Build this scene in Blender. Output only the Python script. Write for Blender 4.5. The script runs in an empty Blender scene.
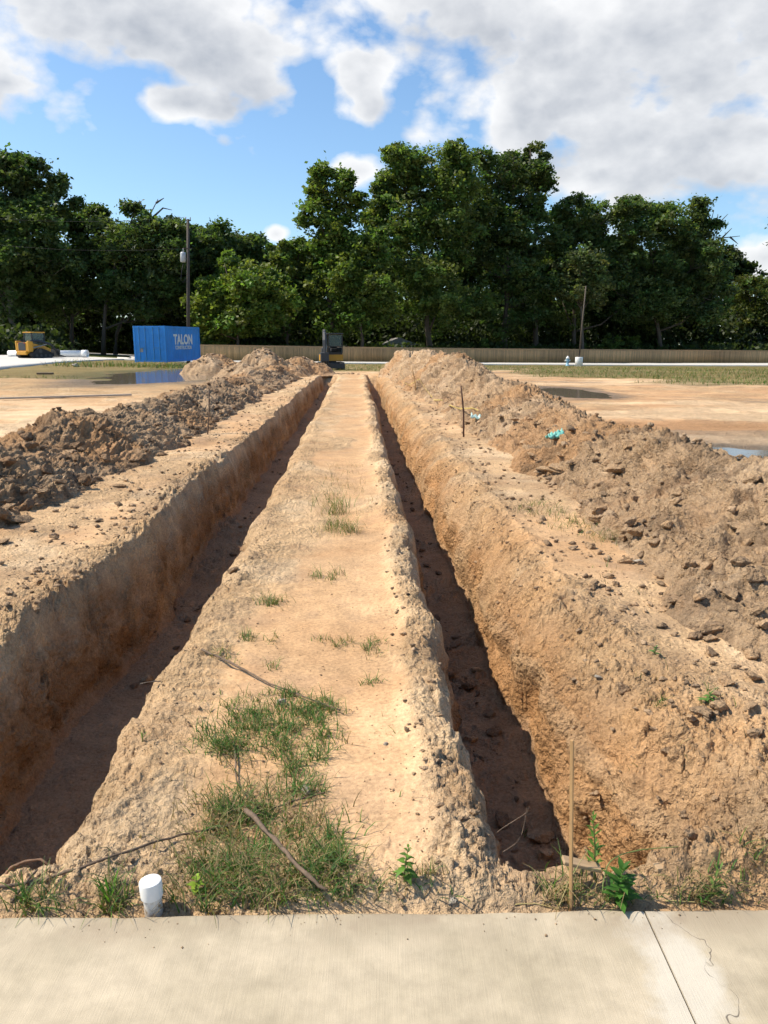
import bpy, bmesh, math, random
import numpy as np
from mathutils import Vector, Matrix

R = math.radians
rng = np.random.default_rng(7)
random.seed(7)
scn = bpy.context.scene
COL = scn.collection

# ---------------------------------------------------------------- camera model
F = 770.0
CH = 1.6
PITCH = math.atan((512 - 342) / F)
cam_d = bpy.data.cameras.new("camera")
cam = bpy.data.objects.new("camera", cam_d)
COL.objects.link(cam)
cam.location = (0, 0, CH)
cam.rotation_euler = (math.pi / 2 - PITCH, 0, 0)
cam_d.sensor_fit = 'VERTICAL'
cam_d.sensor_height = 36
cam_d.lens = 36 * F / 1024
cam_d.clip_start = 0.05
cam_d.clip_end = 3000
scn.camera = cam


def ray(px, py):
    u = (px - 384) / F
    v = (512 - py) / F
    return np.array([u, math.cos(PITCH) + v * math.sin(PITCH), -math.sin(PITCH) + v * math.cos(PITCH)])


def gp(px, py, z=0.0):
    d = ray(px, py)
    p = d * ((z - CH) / d[2])
    return np.array([p[0], p[1], z])


def at(px, py, D):
    d = ray(px, py)
    d = d * (D / d[1])
    return np.array([d[0], D, CH + d[2]])


def project(P):
    x, y, z = P[:, 0], P[:, 1], P[:, 2] - CH
    c, s = math.cos(PITCH), math.sin(PITCH)
    depth = y * c - z * s
    up = y * s + z * c
    depth = np.where(depth > 0.1, depth, 0.1)
    return 384 + F * x / depth, 512 - F * up / depth, depth


# ---------------------------------------------------------------- noise
def _h(ix, iy, iz, seed):
    n = (ix.astype(np.int64) * 374761393 + iy.astype(np.int64) * 668265263 + iz.astype(np.int64) * 2147483647 + seed * 974634777) & 0xFFFFFFFF
    n = ((n ^ (n >> 13)) * 1274126177) & 0xFFFFFFFF
    n = ((n ^ (n >> 16)) * 2246822519) & 0xFFFFFFFF
    n = n ^ (n >> 15)
    return (n & 0xFFFFFF).astype(np.float64) / 0xFFFFFF


def vn2(x, y, seed=0):
    ix = np.floor(x); iy = np.floor(y)
    fx = x - ix; fy = y - iy
    ix = ix.astype(np.int64); iy = iy.astype(np.int64); zz = np.zeros_like(ix)
    ux = fx * fx * fx * (fx * (fx * 6 - 15) + 10); uy = fy * fy * fy * (fy * (fy * 6 - 15) + 10)
    a = _h(ix, iy, zz, seed); b = _h(ix + 1, iy, zz, seed); c = _h(ix, iy + 1, zz, seed); d = _h(ix + 1, iy + 1, zz, seed)
    return (a + (b - a) * ux + (c - a) * uy + (a - b - c + d) * ux * uy) * 2 - 1


def vn3(x, y, z, seed=0):
    ix = np.floor(x); iy = np.floor(y); iz = np.floor(z)
    fx = x - ix; fy = y - iy; fz = z - iz
    ix = ix.astype(np.int64); iy = iy.astype(np.int64); iz = iz.astype(np.int64)
    ux = fx * fx * (3 - 2 * fx); uy = fy * fy * (3 - 2 * fy); uz = fz * fz * (3 - 2 * fz)
    r = 0
    for dx in (0, 1):
        for dy in (0, 1):
            for dz in (0, 1):
                r = r + _h(ix + dx, iy + dy, iz + dz, seed) * (ux if dx else 1 - ux) * (uy if dy else 1 - uy) * (uz if dz else 1 - uz)
    return r * 2 - 1


def fbm2(x, y, f, octs, seed=0, gain=0.5, step=None):
    r = np.zeros_like(x); a = 1.0
    ca, sa = math.cos(0.6), math.sin(0.6)
    for o in range(octs):
        n = vn2(x * f + 17.3 * o, y * f - 9.1 * o, seed + o)
        if step is not None:
            n = n * np.clip(1.0 / (f * step) / 2.0 - 0.6, 0, 1)
        r += a * n
        a *= gain; f *= 2.03
        x, y = x * ca - y * sa, x * sa + y * ca
    return r


def worley(x, y, f, seed=0):
    x = x * f; y = y * f
    ix = np.floor(x).astype(np.int64); iy = np.floor(y).astype(np.int64)
    best = np.full(x.shape, 9.0); bid = np.zeros(x.shape)
    z0 = np.zeros_like(ix)
    for dx in (-1, 0, 1):
        for dy in (-1, 0, 1):
            cx = ix + dx; cy = iy + dy
            qx = cx + _h(cx, cy, z0, seed); qy = cy + _h(cx, cy, z0 + 1, seed)
            d = np.hypot(x - qx, y - qy)
            m = d < best
            best = np.where(m, d, best)
            bid = np.where(m, _h(cx, cy, z0 + 2, seed), bid)
    return best, bid


def lumps(x, y, f, seed=0, power=2.0, rad=0.62):
    """angular broken clods: each cell is a tilted facet with a sharp crevice round it"""
    wx = 0.22 * vn2(x * f * 1.9, y * f * 1.9, seed + 71) + 0.10 * vn2(x * f * 4.7, y * f * 4.7, seed + 72)
    wy = 0.22 * vn2(x * f * 1.9, y * f * 1.9, seed + 73) + 0.10 * vn2(x * f * 4.7, y * f * 4.7, seed + 74)
    px = x * f + wx; py = y * f + wy
    ix = np.floor(px).astype(np.int64); iy = np.floor(py).astype(np.int64)
    z0 = np.zeros_like(ix)
    b1 = np.full(px.shape, 9.0); b2 = np.full(px.shape, 9.0)
    i1 = np.zeros(px.shape); gx = np.zeros(px.shape); gy = np.zeros(px.shape)
    for dx in (-1, 0, 1):
        for dy in (-1, 0, 1):
            cx = ix + dx; cy = iy + dy
            ox = px - cx - _h(cx, cy, z0, seed); oy = py - cy - _h(cx, cy, z0 + 1, seed)
            d = np.hypot(ox, oy * 1.15)
            m = d < b1
            b2 = np.where(m, b1, np.minimum(b2, d))
            b1 = np.where(m, d, b1)
            i1 = np.where(m, _h(cx, cy, z0 + 2, seed), i1)
            gx = np.where(m, ox, gx); gy = np.where(m, oy, gy)
    ang = i1 * 977.0
    tilt = (gx * np.cos(ang) + gy * np.sin(ang)) * (0.5 + 0.9 * ((i1 * 57.0) % 1))
    e = 0.25 + 0.75 * np.clip((b2 - b1) / 0.34, 0, 1)
    return np.clip(i1 ** power + tilt * (0.25 + 0.75 * i1 ** power), 0, 1.3) * e * (2 - e) * 0.85


def ss(a, b, x):
    t = np.clip((x - a) / (b - a), 0, 1)
    return t * t * (3 - 2 * t)


# ---------------------------------------------------------------- materials
def new_mat(name):
    m = bpy.data.materials.new(name)
    m.use_nodes = True
    nt = m.node_tree
    b = nt.nodes["Principled BSDF"]
    return m, nt, b


def N(nt, t, **kw):
    n = nt.nodes.new(t)
    for k, v in kw.items():
        if k.startswith("i_"):
            key = k[2:]
            n.inputs[int(key) if key.isdigit() else key].default_value = v
        else:
            setattr(n, k, v)
    return n


def noise(nt, vec, scale, detail=5, rough=0.6, dist=0.0):
    n = N(nt, "ShaderNodeTexNoise")
    n.inputs["Scale"].default_value = scale; n.inputs["Detail"].default_value = detail
    n.inputs["Roughness"].default_value = rough; n.inputs["Distortion"].default_value = dist
    if vec is not None:
        nt.links.new(vec, n.inputs["Vector"])
    return n.outputs["Fac"]


def mrange(nt, v, a, b, c, d):
    n = N(nt, "ShaderNodeMapRange")
    for k, q in zip(range(1, 5), (a, b, c, d)):
        n.inputs[k].default_value = q
    nt.links.new(v, n.inputs[0])
    return n.outputs[0]


def math_n(nt, op, a, b=None, clamp=False):
    n = N(nt, "ShaderNodeMath", operation=op, use_clamp=clamp)
    for i, v in ((0, a), (1, b)):
        if v is None: continue
        if isinstance(v, (int, float)): n.inputs[i].default_value = v
        else: nt.links.new(v, n.inputs[i])
    return n.outputs[0]


def mixc(nt, fac, a, b, mode='MIX'):
    n = N(nt, "ShaderNodeMix", data_type='RGBA', blend_type=mode)
    for idx, v in ((0, fac), (6, a), (7, b)):
        if isinstance(v, (int, float)): n.inputs[idx].default_value = v
        elif isinstance(v, (tuple, list)): n.inputs[idx].default_value = (*v, 1)
        else: nt.links.new(v, n.inputs[idx])
    return n.outputs[2]


def bump(nt, b, h, strength, dist):
    n = N(nt, "ShaderNodeBump")
    n.inputs["Strength"].default_value = strength; n.inputs["Distance"].default_value = dist
    nt.links.new(h, n.inputs["Height"]); nt.links.new(n.outputs[0], b.inputs["Normal"])


def plain(name, rgb, rough=0.6, metal=0.0, var=0.12, scale=6, bmp=0.0):
    m, nt, b = new_mat(name)
    tc = N(nt, "ShaderNodeTexCoord").outputs["Object"]
    n = noise(nt, tc, scale, 5)
    f = mrange(nt, n, 0.3, 0.7, 1 - var, 1 + var)
    c = mixc(nt, 1.0, rgb, f, 'MULTIPLY')
    nt.links.new(c, b.inputs["Base Color"])
    b.inputs["Roughness"].default_value = rough; b.inputs["Metallic"].default_value = metal
    if bmp:
        bump(nt, b, noise(nt, tc, scale * 6, 4), 0.5, bmp)
    return m


def soil_mat(name, attr=True, base=(0.3, 0.2, 0.12), rnd=False):
    m, nt, b = new_mat(name)
    g = N(nt, "ShaderNodeNewGeometry").outputs["Position"]
    if attr:
        a = N(nt, "ShaderNodeAttribute", attribute_name="soil").outputs["Color"]
    else:
        a = N(nt, "ShaderNodeRGB"); a.outputs[0].default_value = (*base, 1); a = a.outputs[0]
        if rnd:
            r = N(nt, "ShaderNodeObjectInfo").outputs["Random"]
            a = mixc(nt, r, a, (base[0] * 1.55, base[1] * 1.5, base[2] * 1.4))
    n1 = noise(nt, g, 7, 3, 0.65)
    n2 = noise(nt, g, 55, 4, 0.7)
    n3 = noise(nt, g, 260, 2, 0.7)
    f = math_n(nt, 'ADD', mrange(nt, n1, 0.3, 0.7, -0.13, 0.13), mrange(nt, n2, 0.3, 0.7, -0.28, 0.24))
    f = math_n(nt, 'ADD', f, mrange(nt, n3, 0.3, 0.7, -0.12, 0.12))
    f = math_n(nt, 'ADD', f, 1.0)
    c = mixc(nt, 1.0, a, f, 'MULTIPLY')
    c = mixc(nt, mrange(nt, noise(nt, g, 2.3, 4), 0.52, 0.75, 0, 0.3), c, (0.40, 0.20, 0.088))
    nt.links.new(c, b.inputs["Base Color"])
    b.inputs["Roughness"].default_value = 0.95
    b.inputs["Specular IOR Level"].default_value = 0.15
    vo = N(nt, "ShaderNodeTexVoronoi", feature='F1'); vo.inputs["Scale"].default_value = 34
    wv = N(nt, "ShaderNodeVectorMath", operation='ADD')
    nn = N(nt, "ShaderNodeTexNoise"); nn.inputs["Scale"].default_value = 60; nn.inputs["Detail"].default_value = 3
    sc_ = N(nt, "ShaderNodeVectorMath", operation='SCALE'); sc_.inputs["Scale"].default_value = 0.03
    nt.links.new(g, nn.inputs["Vector"]); nt.links.new(nn.outputs["Color"], sc_.inputs[0])
    nt.links.new(g, wv.inputs[0]); nt.links.new(sc_.outputs[0], wv.inputs[1]); nt.links.new(wv.outputs[0], vo.inputs["Vector"])
    clod = mrange(nt, vo.outputs["Distance"], 0.15, 0.75, 1.0, 0.0)
    rgh = mrange(nt, noise(nt, g, 3.0, 4, 0.6), 0.40, 0.6, 0.25, 1.0)
    if attr:
        rgh = math_n(nt, 'MULTIPLY', rgh, N(nt, "ShaderNodeAttribute", attribute_name="rough").outputs["Fac"])
    n4 = noise(nt, g, 18, 4, 0.72)
    h = math_n(nt, 'ADD', math_n(nt, 'MULTIPLY', clod, math_n(nt, 'MULTIPLY', rgh, 0.55)), math_n(nt, 'MULTIPLY', n3, 0.22))
    h = math_n(nt, 'ADD', h, math_n(nt, 'MULTIPLY', n2, 0.55))
    h = math_n(nt, 'ADD', h, math_n(nt, 'MULTIPLY', math_n(nt, 'MULTIPLY', n4, rgh), 1.5))
    bump(nt, b, h, 1.0, 0.036)
    if attr:
        bn = [q for q in nt.nodes if q.type == 'BUMP'][0]
        ra = N(nt, "ShaderNodeAttribute", attribute_name="rough").outputs["Fac"]
        nt.links.new(mrange(nt, ra, 0.1, 0.8, 0.28, 1.0), bn.inputs["Strength"])
    return m


M_SOIL = soil_mat("soil")
M_CLOD_L = soil_mat("clod soil", False, (0.36, 0.245, 0.15), True)
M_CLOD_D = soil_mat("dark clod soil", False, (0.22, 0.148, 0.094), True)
M_PALE = soil_mat("pale stone", False, (0.48, 0.42, 0.34))


def attr_leaf_mat(name, attr="tint", transl=0.35, rough=0.55, gain=1.6):
    m, nt, b = new_mat(name)
    a = N(nt, "ShaderNodeAttribute", attribute_name=attr).outputs["Color"]
    nt.links.new(a, b.inputs["Base Color"])
    b.inputs["Roughness"].default_value = rough
    b.inputs["Specular IOR Level"].default_value = 0.3
    t = N(nt, "ShaderNodeBsdfTranslucent")
    tc = mixc(nt, 1.0, a, (gain, gain * 1.05, gain * 0.5), 'MULTIPLY')
    nt.links.new(tc, t.inputs["Color"])
    mx = N(nt, "ShaderNodeMixShader"); mx.inputs[0].default_value = transl
    nt.links.new(b.outputs[0], mx.inputs[1]); nt.links.new(t.outputs[0], mx.inputs[2])
    nt.links.new(mx.outputs[0], nt.nodes["Material Output"].inputs["Surface"])
    return m


M_LEAF = attr_leaf_mat("tree leaf", transl=0.40, gain=1.75)
M_GRASS = attr_leaf_mat("grass blade", transl=0.3, rough=0.6, gain=1.3)

# ---------------------------------------------------------------- object helpers


def tag(o, label=None, cat=None, group=None, kind=None):
    if label: o["label"] = label
    if cat: o["category"] = cat
    if group: o["group"] = group
    if kind: o["kind"] = kind
    return o


def empty(name, loc=(0, 0, 0), rz=0.0, label=None, cat=None, group=None):
    o = bpy.data.objects.new(name, None)
    COL.objects.link(o)
    o.location = loc; o.rotation_euler = (0, 0, rz); o.empty_display_size = 0.1
    return tag(o, label, cat, group)


def link(name, me, mat=None, parent=None, smooth=False):
    o = bpy.data.objects.new(name, me)
    COL.objects.link(o)
    if mat is not None: me.materials.append(mat)
    if parent is not None: o.parent = parent
    if smooth:
        me.polygons.foreach_set("use_smooth", np.ones(len(me.polygons), dtype=bool))
    return o


def np_mesh(name, V, Fc, k=None, col=None, attr="soil", smooth=True, rough=None):
    """V (n,3), Fc (m,k) faces all of the same size."""
    me = bpy.data.meshes.new(name)
    V = np.asarray(V, dtype=np.float32); Fc = np.asarray(Fc, dtype=np.int32)
    n, m, k = len(V), len(Fc), Fc.shape[1]
    me.vertices.add(n); me.vertices.foreach_set("co", V.ravel())
    me.loops.add(m * k); me.loops.foreach_set("vertex_index", Fc.ravel())
    me.polygons.add(m)
    me.polygons.foreach_set("loop_start", np.arange(0, m * k, k, dtype=np.int32))
    if smooth:
        me.polygons.foreach_set("use_smooth", np.ones(m, dtype=bool))
    if col is not None:
        a = me.attributes.new(attr, 'FLOAT_COLOR', 'POINT')
        c4 = np.ones((n, 4), dtype=np.float32); c4[:, :3] = col
        a.data.foreach_set("color", c4.ravel())
    if attr == "soil" and col is not None:
        a = me.attributes.new("rough", 'FLOAT', 'POINT')
        a.data.foreach_set("value", np.asarray(np.ones(n) if rough is None else rough, dtype=np.float32))
    me.update(); me.validate()
    return me


def grid_faces(nr, nc):
    i = np.arange((nr - 1) * (nc - 1)); r = i // (nc - 1); c = i % (nc - 1)
    a = r * nc + c
    return np.stack([a, a + 1, a + nc + 1, a + nc], 1)


def normals_of(V, nr, nc):
    G = V.reshape(nr, nc, 3)
    du = np.gradient(G, axis=1); dv = np.gradient(G, axis=0)
    n = np.cross(du, dv)
    n /= np.linalg.norm(n, axis=2, keepdims=True) + 1e-12
    return n.reshape(-1, 3)


class MB:
    """collects boxes, bars, tubes into one mesh"""
    def __init__(s): s.bm = bmesh.new()

    def box(s, c, d, rot=None, bev=0.0):
        g = bmesh.ops.create_cube(s.bm, size=1.0)["verts"]
        M = Matrix.Translation(c) @ (rot.to_4x4() if rot is not None else Matrix()) @ Matrix.Diagonal((*d, 1))
        bmesh.ops.transform(s.bm, matrix=M, verts=g)
        if bev:
            es = list({e for v in g for e in v.link_edges})
            bmesh.ops.bevel(s.bm, geom=es, offset=bev, segments=2, affect='EDGES', profile=0.5)
        return s

    def cyl(s, a, b, r, r2=None, seg=12, cap=True):
        a = Vector(a); b = Vector(b); d = b - a
        q = d.to_track_quat('Z', 'Y').to_matrix().to_4x4()
        M = Matrix.Translation((a + b) / 2) @ q
        bmesh.ops.create_cone(s.bm, cap_ends=cap, segments=seg, radius1=r, radius2=r if r2 is None else r2, depth=d.length, matrix=M)
        return s

    def prism(s, pts, y0, y1, axis='y'):
        """outline pts (a,b) extruded; axis y: pts are (x,z); axis x: pts are (y,z)"""
        def mk(p, t):
            return (p[0], t, p[1]) if axis == 'y' else ((t, p[0], p[1]) if axis == 'x' else (p[0], p[1], t))
        va = [s.bm.verts.new(mk(p, y0)) for p in pts]; vb = [s.bm.verts.new(mk(p, y1)) for p in pts]
        n = len(pts)
        s.bm.faces.new(va); s.bm.faces.new(vb[::-1])
        for i in range(n):
            s.bm.faces.new((va[i], vb[i], vb[(i + 1) % n], va[(i + 1) % n]))
        return s

    def tube(s, pts, rad, seg=8):
        pts = [Vector(p) for p in pts]
        rings = []
        up = Vector((0.13, 0.21, 1)).normalized()
        for i, p in enumerate(pts):
            t = (pts[min(i + 1, len(pts) - 1)] - pts[max(i - 1, 0)]).normalized()
            if abs(t.dot(up)) > 0.95: up = Vector((1, 0.1, 0)).normalized()
            a = t.cross(up).normalized(); b = t.cross(a)
            r = rad[i] if isinstance(rad, (list, tuple, np.ndarray)) else rad
            rings.append([s.bm.verts.new(p + (a * math.cos(2 * math.pi * k / seg) + b * math.sin(2 * math.pi * k / seg)) * r) for k in range(seg)])
        for i in range(len(rings) - 1):
            for k in range(seg):
                s.bm.faces.new((rings[i][k], rings[i][(k + 1) % seg], rings[i + 1][(k + 1) % seg], rings[i + 1][k]))
        s.bm.faces.new(rings[0][::-1]); s.bm.faces.new(rings[-1])
        return s

    def lathe(s, prof, seg=24, c=(0, 0, 0)):
        rings = []
        for r, z in prof:
            rings.append([s.bm.verts.new((c[0] + r * math.cos(2 * math.pi * k / seg), c[1] + r * math.sin(2 * math.pi * k / seg), c[2] + z)) for k in range(seg)])
        for i in range(len(rings) - 1):
            for k in range(seg):
                s.bm.faces.new((rings[i][k], rings[i][(k + 1) % seg], rings[i + 1][(k + 1) % seg], rings[i + 1][k]))
        s.bm.faces.new(rings[0][::-1]); s.bm.faces.new(rings[-1])
        return s

    def build(s, name, mat, parent=None, smooth=False):
        bmesh.ops.recalc_face_normals(s.bm, faces=s.bm.faces[:])
        me = bpy.data.meshes.new(name)
        s.bm.to_mesh(me); s.bm.free()
        return link(name, me, mat, parent, smooth)


# ---------------------------------------------------------------- terrain
SL = 0.035            # trenches drift to the left as they run away
SURF = []             # (verts, px, py, depth) of every soil surface, used to find where things rest


def register(V):
    px, py, d = project(V)
    SURF.append((V, px, py, d))


def surf(px, py, r=3.0, lift=0.0):
    best = None
    for V, X, Y, D in SURF:
        m = np.nonzero((np.abs(X - px) < r) & (np.abs(Y - py) < r))[0]
        if len(m) == 0: continue
        j = m[np.argmin(D[m] + 0.02 * np.hypot(X[m] - px, Y[m] - py))]
        if best is None or D[j] < best[0]: best = (D[j], V[j])
    if best is None:
        return surf(px, py, r * 2.5, lift) if r < 60 else gp(px, py) + np.array([0, 0, lift])
    return np.array(best[1], dtype=float) + np.array([0, 0, lift])


def base_z(x, y):
    t = x / np.maximum(y, 0.5)
    zf = np.interp(t, [-1.0, -0.42, -0.25, 0.0, 0.5, 1.2], [0.35, 0.3, -0.55, -0.9, -1.5, -2.0])
    return zf * ss(28, 105, y)


ZW1 = -0.06           # water level of the large puddle


def pud1(x, y):       # large puddle before the container
    n = fbm2(x, y, 0.25, 3, 91)
    return 1.1 - np.sqrt(((x + 9.9) / 4.2) ** 2 + ((y - 42.5) / 10.0) ** 2) + 0.22 * n


def pud2(x, y):       # behind the right heap
    n = fbm2(x, y, 0.8, 3, 92)
    return 1.0 - np.sqrt(((x - 6.2) / 2.6) ** 2 + ((y - 11.2) / 0.95) ** 2) + 0.25 * n


def pud3(x, y):
    n = fbm2(x, y, 0.5, 3, 93)
    return 1.0 - np.sqrt(((x - 6.0) / 1.3) ** 2 + ((y - 25.5) / 3.0) ** 2) + 0.4 * n


PU = [-9, -2.6, -2.2, -1.90, -1.855, -1.83, -1.805, -1.775, -1.72, -1.4, -1.07, -1.03, -1.005, -0.97, -0.92, -0.80, -0.4, 0.0, 0.28, 0.40, 0.45, 0.485, 0.51, 0.56, 0.70, 0.99, 1.015, 1.03, 1.045, 1.09, 1.21, 1.43, 9]
PZ = [0, 0, 0.0, -0.025, -0.12, -0.28, -0.5, -0.70, -0.80, -0.83, -0.80, -0.62, -0.3, -0.10, -0.04, 0, -0.01, -0.015, 0.01, -0.01, -0.07, -0.3, -0.66, -0.79, -0.82, -0.80, -0.70, -0.5, -0.36, -0.27, -0.15, -0.02, 0.0]

ys = np.concatenate([1.80 * (135 / 1.80) ** np.linspace(0, 1, 1120), 135 * (900 / 135) ** np.linspace(0.03, 1, 30)])
tm = np.linspace(-0.57, 0.57, 1160)
side = 0.57 + (np.linspace(0, 1, 46)[1:] ** 1.8) * 5.0
ts = np.concatenate([-side[::-1], tm, side])
nr, nc = len(ys), len(ts)
Yg, Tg = np.meshgrid(ys, ts, indexing='ij')
Xg = Tg * (Yg + 0.35)
# crowd the columns where the trench walls stand so that they carry real relief
for r_ in range(nr):
    yy_ = ys[r_]
    if yy_ > 43: break
    x0_ = Xg[r_]
    rho = np.ones(nc - 1)
    um = 0.5 * (x0_[1:] + x0_[:-1]) + SL * yy_
    for wc, ww in ((-1.86, 0.13), (-1.0, 0.10), (0.48, 0.10), (1.05, 0.12)):
        rho += 3.2 * np.exp(-((um - wc) / ww) ** 2)
    rho *= np.diff(x0_)
    cum = np.concatenate([[0], np.cumsum(rho)])
    inner = np.abs(Tg[r_]) <= 0.5701
    i0_ = np.argmax(inner); i1_ = nc - 1 - np.argmax(inner[::-1])
    tgt = np.linspace(cum[i0_], cum[i1_], i1_ - i0_ + 1)
    Xg[r_, i0_:i1_ + 1] = np.interp(tgt, cum, x0_)
X = Xg.ravel(); Y = Yg.ravel().copy()
step = np.maximum(Y * 0.0040, (Y + 0.35) * 0.00118)
u = X + SL * Y

n_lo = fbm2(X, Y, 0.35, 3, 1)
n_mid = fbm2(X, Y, 1.6, 4, 2, step=step)
edge_n = fbm2(u * 0.35, Y, 1.1, 5, 3, 0.6, step=step) * 0.055 + fbm2(u * 0.5, Y, 0.25, 2, 8) * 0.035
uw = u + edge_n * np.where(np.abs(u) < 3, 1, 0)
# wide shoulder at the near right
shw = 1 + 1.0 * ss(4.6, 2.3, Y)
uq = np.where(uw > 0.93, 0.93 + (uw - 0.93) / shw, uw)
prof = np.interp(uq, PU, PZ)
lft = uq < -0.4
endn = 0.07 * fbm2(X, Y, 2.5, 3, 11)
op = np.where(lft, ss(2.10, 2.24, Y + endn), ss(2.06, 2.20, Y + endn - 0.05 * ss(0.8, 1.0, u)))
cl = ss(40.5, 38.8, Y + 3 * endn)
op = op * cl
depthv = 1 + 0.05 * fbm2(Y, Y * 0, 0.5, 3, 12)
Z = base_z(X, Y) + prof * op * depthv
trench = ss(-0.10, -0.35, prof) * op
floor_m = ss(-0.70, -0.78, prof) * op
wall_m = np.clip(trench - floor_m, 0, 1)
nearm = ss(55, 20, Y)
strip_m = ss(-1.0, -0.93, uq) * ss(0.47, 0.38, uq) * ss(42, 39, Y)
# washed smooth patches
silt = ss(-0.25, 0.5, fbm2(X * 1.2, Y * 0.55, 1.0, 4, 21) + 0.55 * (1 - ((uq + 0.15) / 0.45) ** 2) - 0.05)
silt = np.where(strip_m > 0.01, silt * ss(-0.72, -0.5, uq) * ss(0.32, 0.16, uq), ss(0.1, 0.5, fbm2(X * 0.9, Y * 0.6, 0.8, 4, 22)) * 0.9)
silt *= (1 - trench) * (1 - np.exp(-((uq - 1.15) / 0.3) ** 2)) * ss(1.9, 2.3, Y)
Z += 0.035 * n_lo * ss(2.0, 3.0, np.abs(u)) + 0.012 * n_mid * (1 - trench)
# rough lumpy zones: edges of the strip, shoulders
rimR = np.exp(-((uq - 0.34) / 0.12) ** 2) * ss(42, 39, Y)
rimL = np.exp(-((uq + 0.86) / 0.14) ** 2) * ss(42, 39, Y)
shR = np.exp(-((uq - 1.18) / 0.28) ** 2) * ss(43, 39, Y)
shL = np.exp(-((uq + 1.96) / 0.14) ** 2) * ss(43, 39, Y)
front = ss(2.32, 2.12, Y)
rough = np.clip(0.30 * rimL + 0.6 * rimR + 0.9 * shR + 1.0 * shL + 0.3 * front + 0.30, 0, 1.2) * (1 - 0.8 * silt) * (1 - 0.6 * ss(1.5, 1.75, u / (0.6 + 0.4 * shw)) * ss(2.6, 2.2, u))
L1 = lumps(X, Y, 4.5, 31, 2.0); L2 = lumps(X + 3, Y, 9.0, 32, 1.5); L3 = lumps(X, Y + 5, 19, 33, 1.5) * ss(18, 10, Y); L4 = lumps(X, Y, 38, 34, 1.5) * ss(9, 5, Y); L5 = lumps(X, Y, 75, 36, 1.5) * ss(5, 3, Y)
lump = (0.050 * L1 * ss(0.15, 0.5, fbm2(X, Y, 0.9, 2, 35) + 0.35) + 0.036 * L2 + 0.022 * L3 + 0.015 * L4 + 0.009 * L5) * nearm
Z += lump * rough * (1 - floor_m) * (1 - 0.75 * wall_m)
Z += (0.05 * L1 + 0.04 * L2 + 0.02 * L3) * floor_m * np.where(lft, ss(5.0, 8.0, Y), ss(3.2, 5.5, Y + 1.5 * n_mid)) * ss(-0.2, 0.4, fbm2(X, Y, 1.5, 2, 39))
Z += 0.014 * L3 * floor_m
# cleat marks of a tracked machine along the left edge and the strip
cl_m = np.exp(-((uq + 0.70) / 0.15) ** 2) * ss(-0.2, 0.35, fbm2(X, Y, 0.7, 2, 41) + 0.25) * ss(40, 30, Y) * ss(2.6, 3.2, Y)
Z -= 0.028 * cl_m * ss(-0.2, 0.7, np.sin(2 * math.pi * (Y + 0.03 * n_mid) / 0.12)) * np.clip(1.2 - 0.12 / (2.5 * step) * 0 - step / 0.06, 0, 1)
cl2 = np.exp(-((uq + 2.45) / 0.16) ** 2) * ss(-0.1, 0.35, fbm2(X, Y, 0.6, 2, 42) + 0.2) * ss(40, 30, Y)
Z -= 0.028 * cl2 * ss(-0.2, 0.7, np.sin(2 * math.pi * (Y + 0.03 * n_mid + 0.2 * u) / 0.13)) * np.clip(1.2 - step / 0.06, 0, 1)
# raise of loose soil along the rims
Z += 0.05 * shR * (1 - trench) + 0.02 * rimR + 0.0 * uq
# a ridge in front of the trench ends, low soil against the slab
Z -= 0.035 * ss(2.05, 1.88, Y)
_e = 1.912 + 0.018 * X
lim = -0.02 + 0.9 * np.maximum(0, Y - _e - 0.03) - 0.25 * np.maximum(0, _e - Y)
Z = np.minimum(Z, lim)
# water hollows
p1 = pud1(X, Y); p2 = pud2(X, Y); p3 = pud3(X, Y)
for p, zw, dd in ((p1, ZW1, 0.16),):
    m = ss(-0.25, 0.25, p)
    Z = Z * (1 - m) + (zw + 0.05 - dd * ss(0, 0.4, p)) * m
zw2 = -0.03; zw3 = -0.03
for p, zw in ((p2, zw2), (p3, zw3)):
    m = ss(-0.5, 0.2, p)
    Z = Z * (1 - m) + (zw + 0.03 - 0.07 * ss(-0.1, 0.3, p) + 0.015 * n_mid) * m
V = np.stack([X, Y, Z], 1)
# 3-D displacement along the normal, strongest on the trench walls
Nn = normals_of(V, nr, nc).reshape(nr, nc, 3)
for _k in range(3):
    Nn[1:-1] = (Nn[:-2] + 2 * Nn[1:-1] + Nn[2:]) / 4
    Nn[:, 1:-1] = (Nn[:, :-2] + 2 * Nn[:, 1:-1] + Nn[:, 2:]) / 4
Nn = Nn.reshape(-1, 3); Nn /= np.linalg.norm(Nn, axis=1)[:, None] + 1e-9
teeth = vn2(Y * 9, Y * 0, 51) * 0.6 + vn2(Y * 21, Y * 0, 52) * 0.4 * np.clip(1.4 - step * 40, 0, 1)
lf = np.clip(0.12 / (2.5 * step), 0, 1)
d3 = 0.030 * vn3(X * 4, Y * 4, Z * 4, 53) + 0.016 * vn3(X * 11, Y * 11, Z * 8, 54) * np.clip(1.6 - step * 25, 0, 1) + 0.008 * vn3(X * 27, Y * 27, Z * 22, 55) * np.clip(1.5 - step * 60, 0, 1)
fine = 0.009 * vn3(X * 30, Y * 30, Z * 30, 56) * np.clip(1.5 - step * 70, 0, 1) + 0.005 * vn3(X * 70, Y * 70, Z * 70, 57) * np.clip(1.5 - step * 140, 0, 1)
disp = wall_m * (d3 * 1.5 + 0.026 * teeth + 0.030 * lumps(Y * 1.0 + 0.4 * Z, Z * 1.4, 8, 58, 1.5) + 0.014 * lumps(Y, Z, 20, 59, 1.5)) + (1 - trench) * nearm * fine * (1 - 0.75 * silt) * (0.5 + rough) + shL * d3 * 0.6 + shR * d3 * 0.5
disp = disp * ss(1.93, 2.02, Y)
V = V + Nn * disp[:, None]

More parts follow.
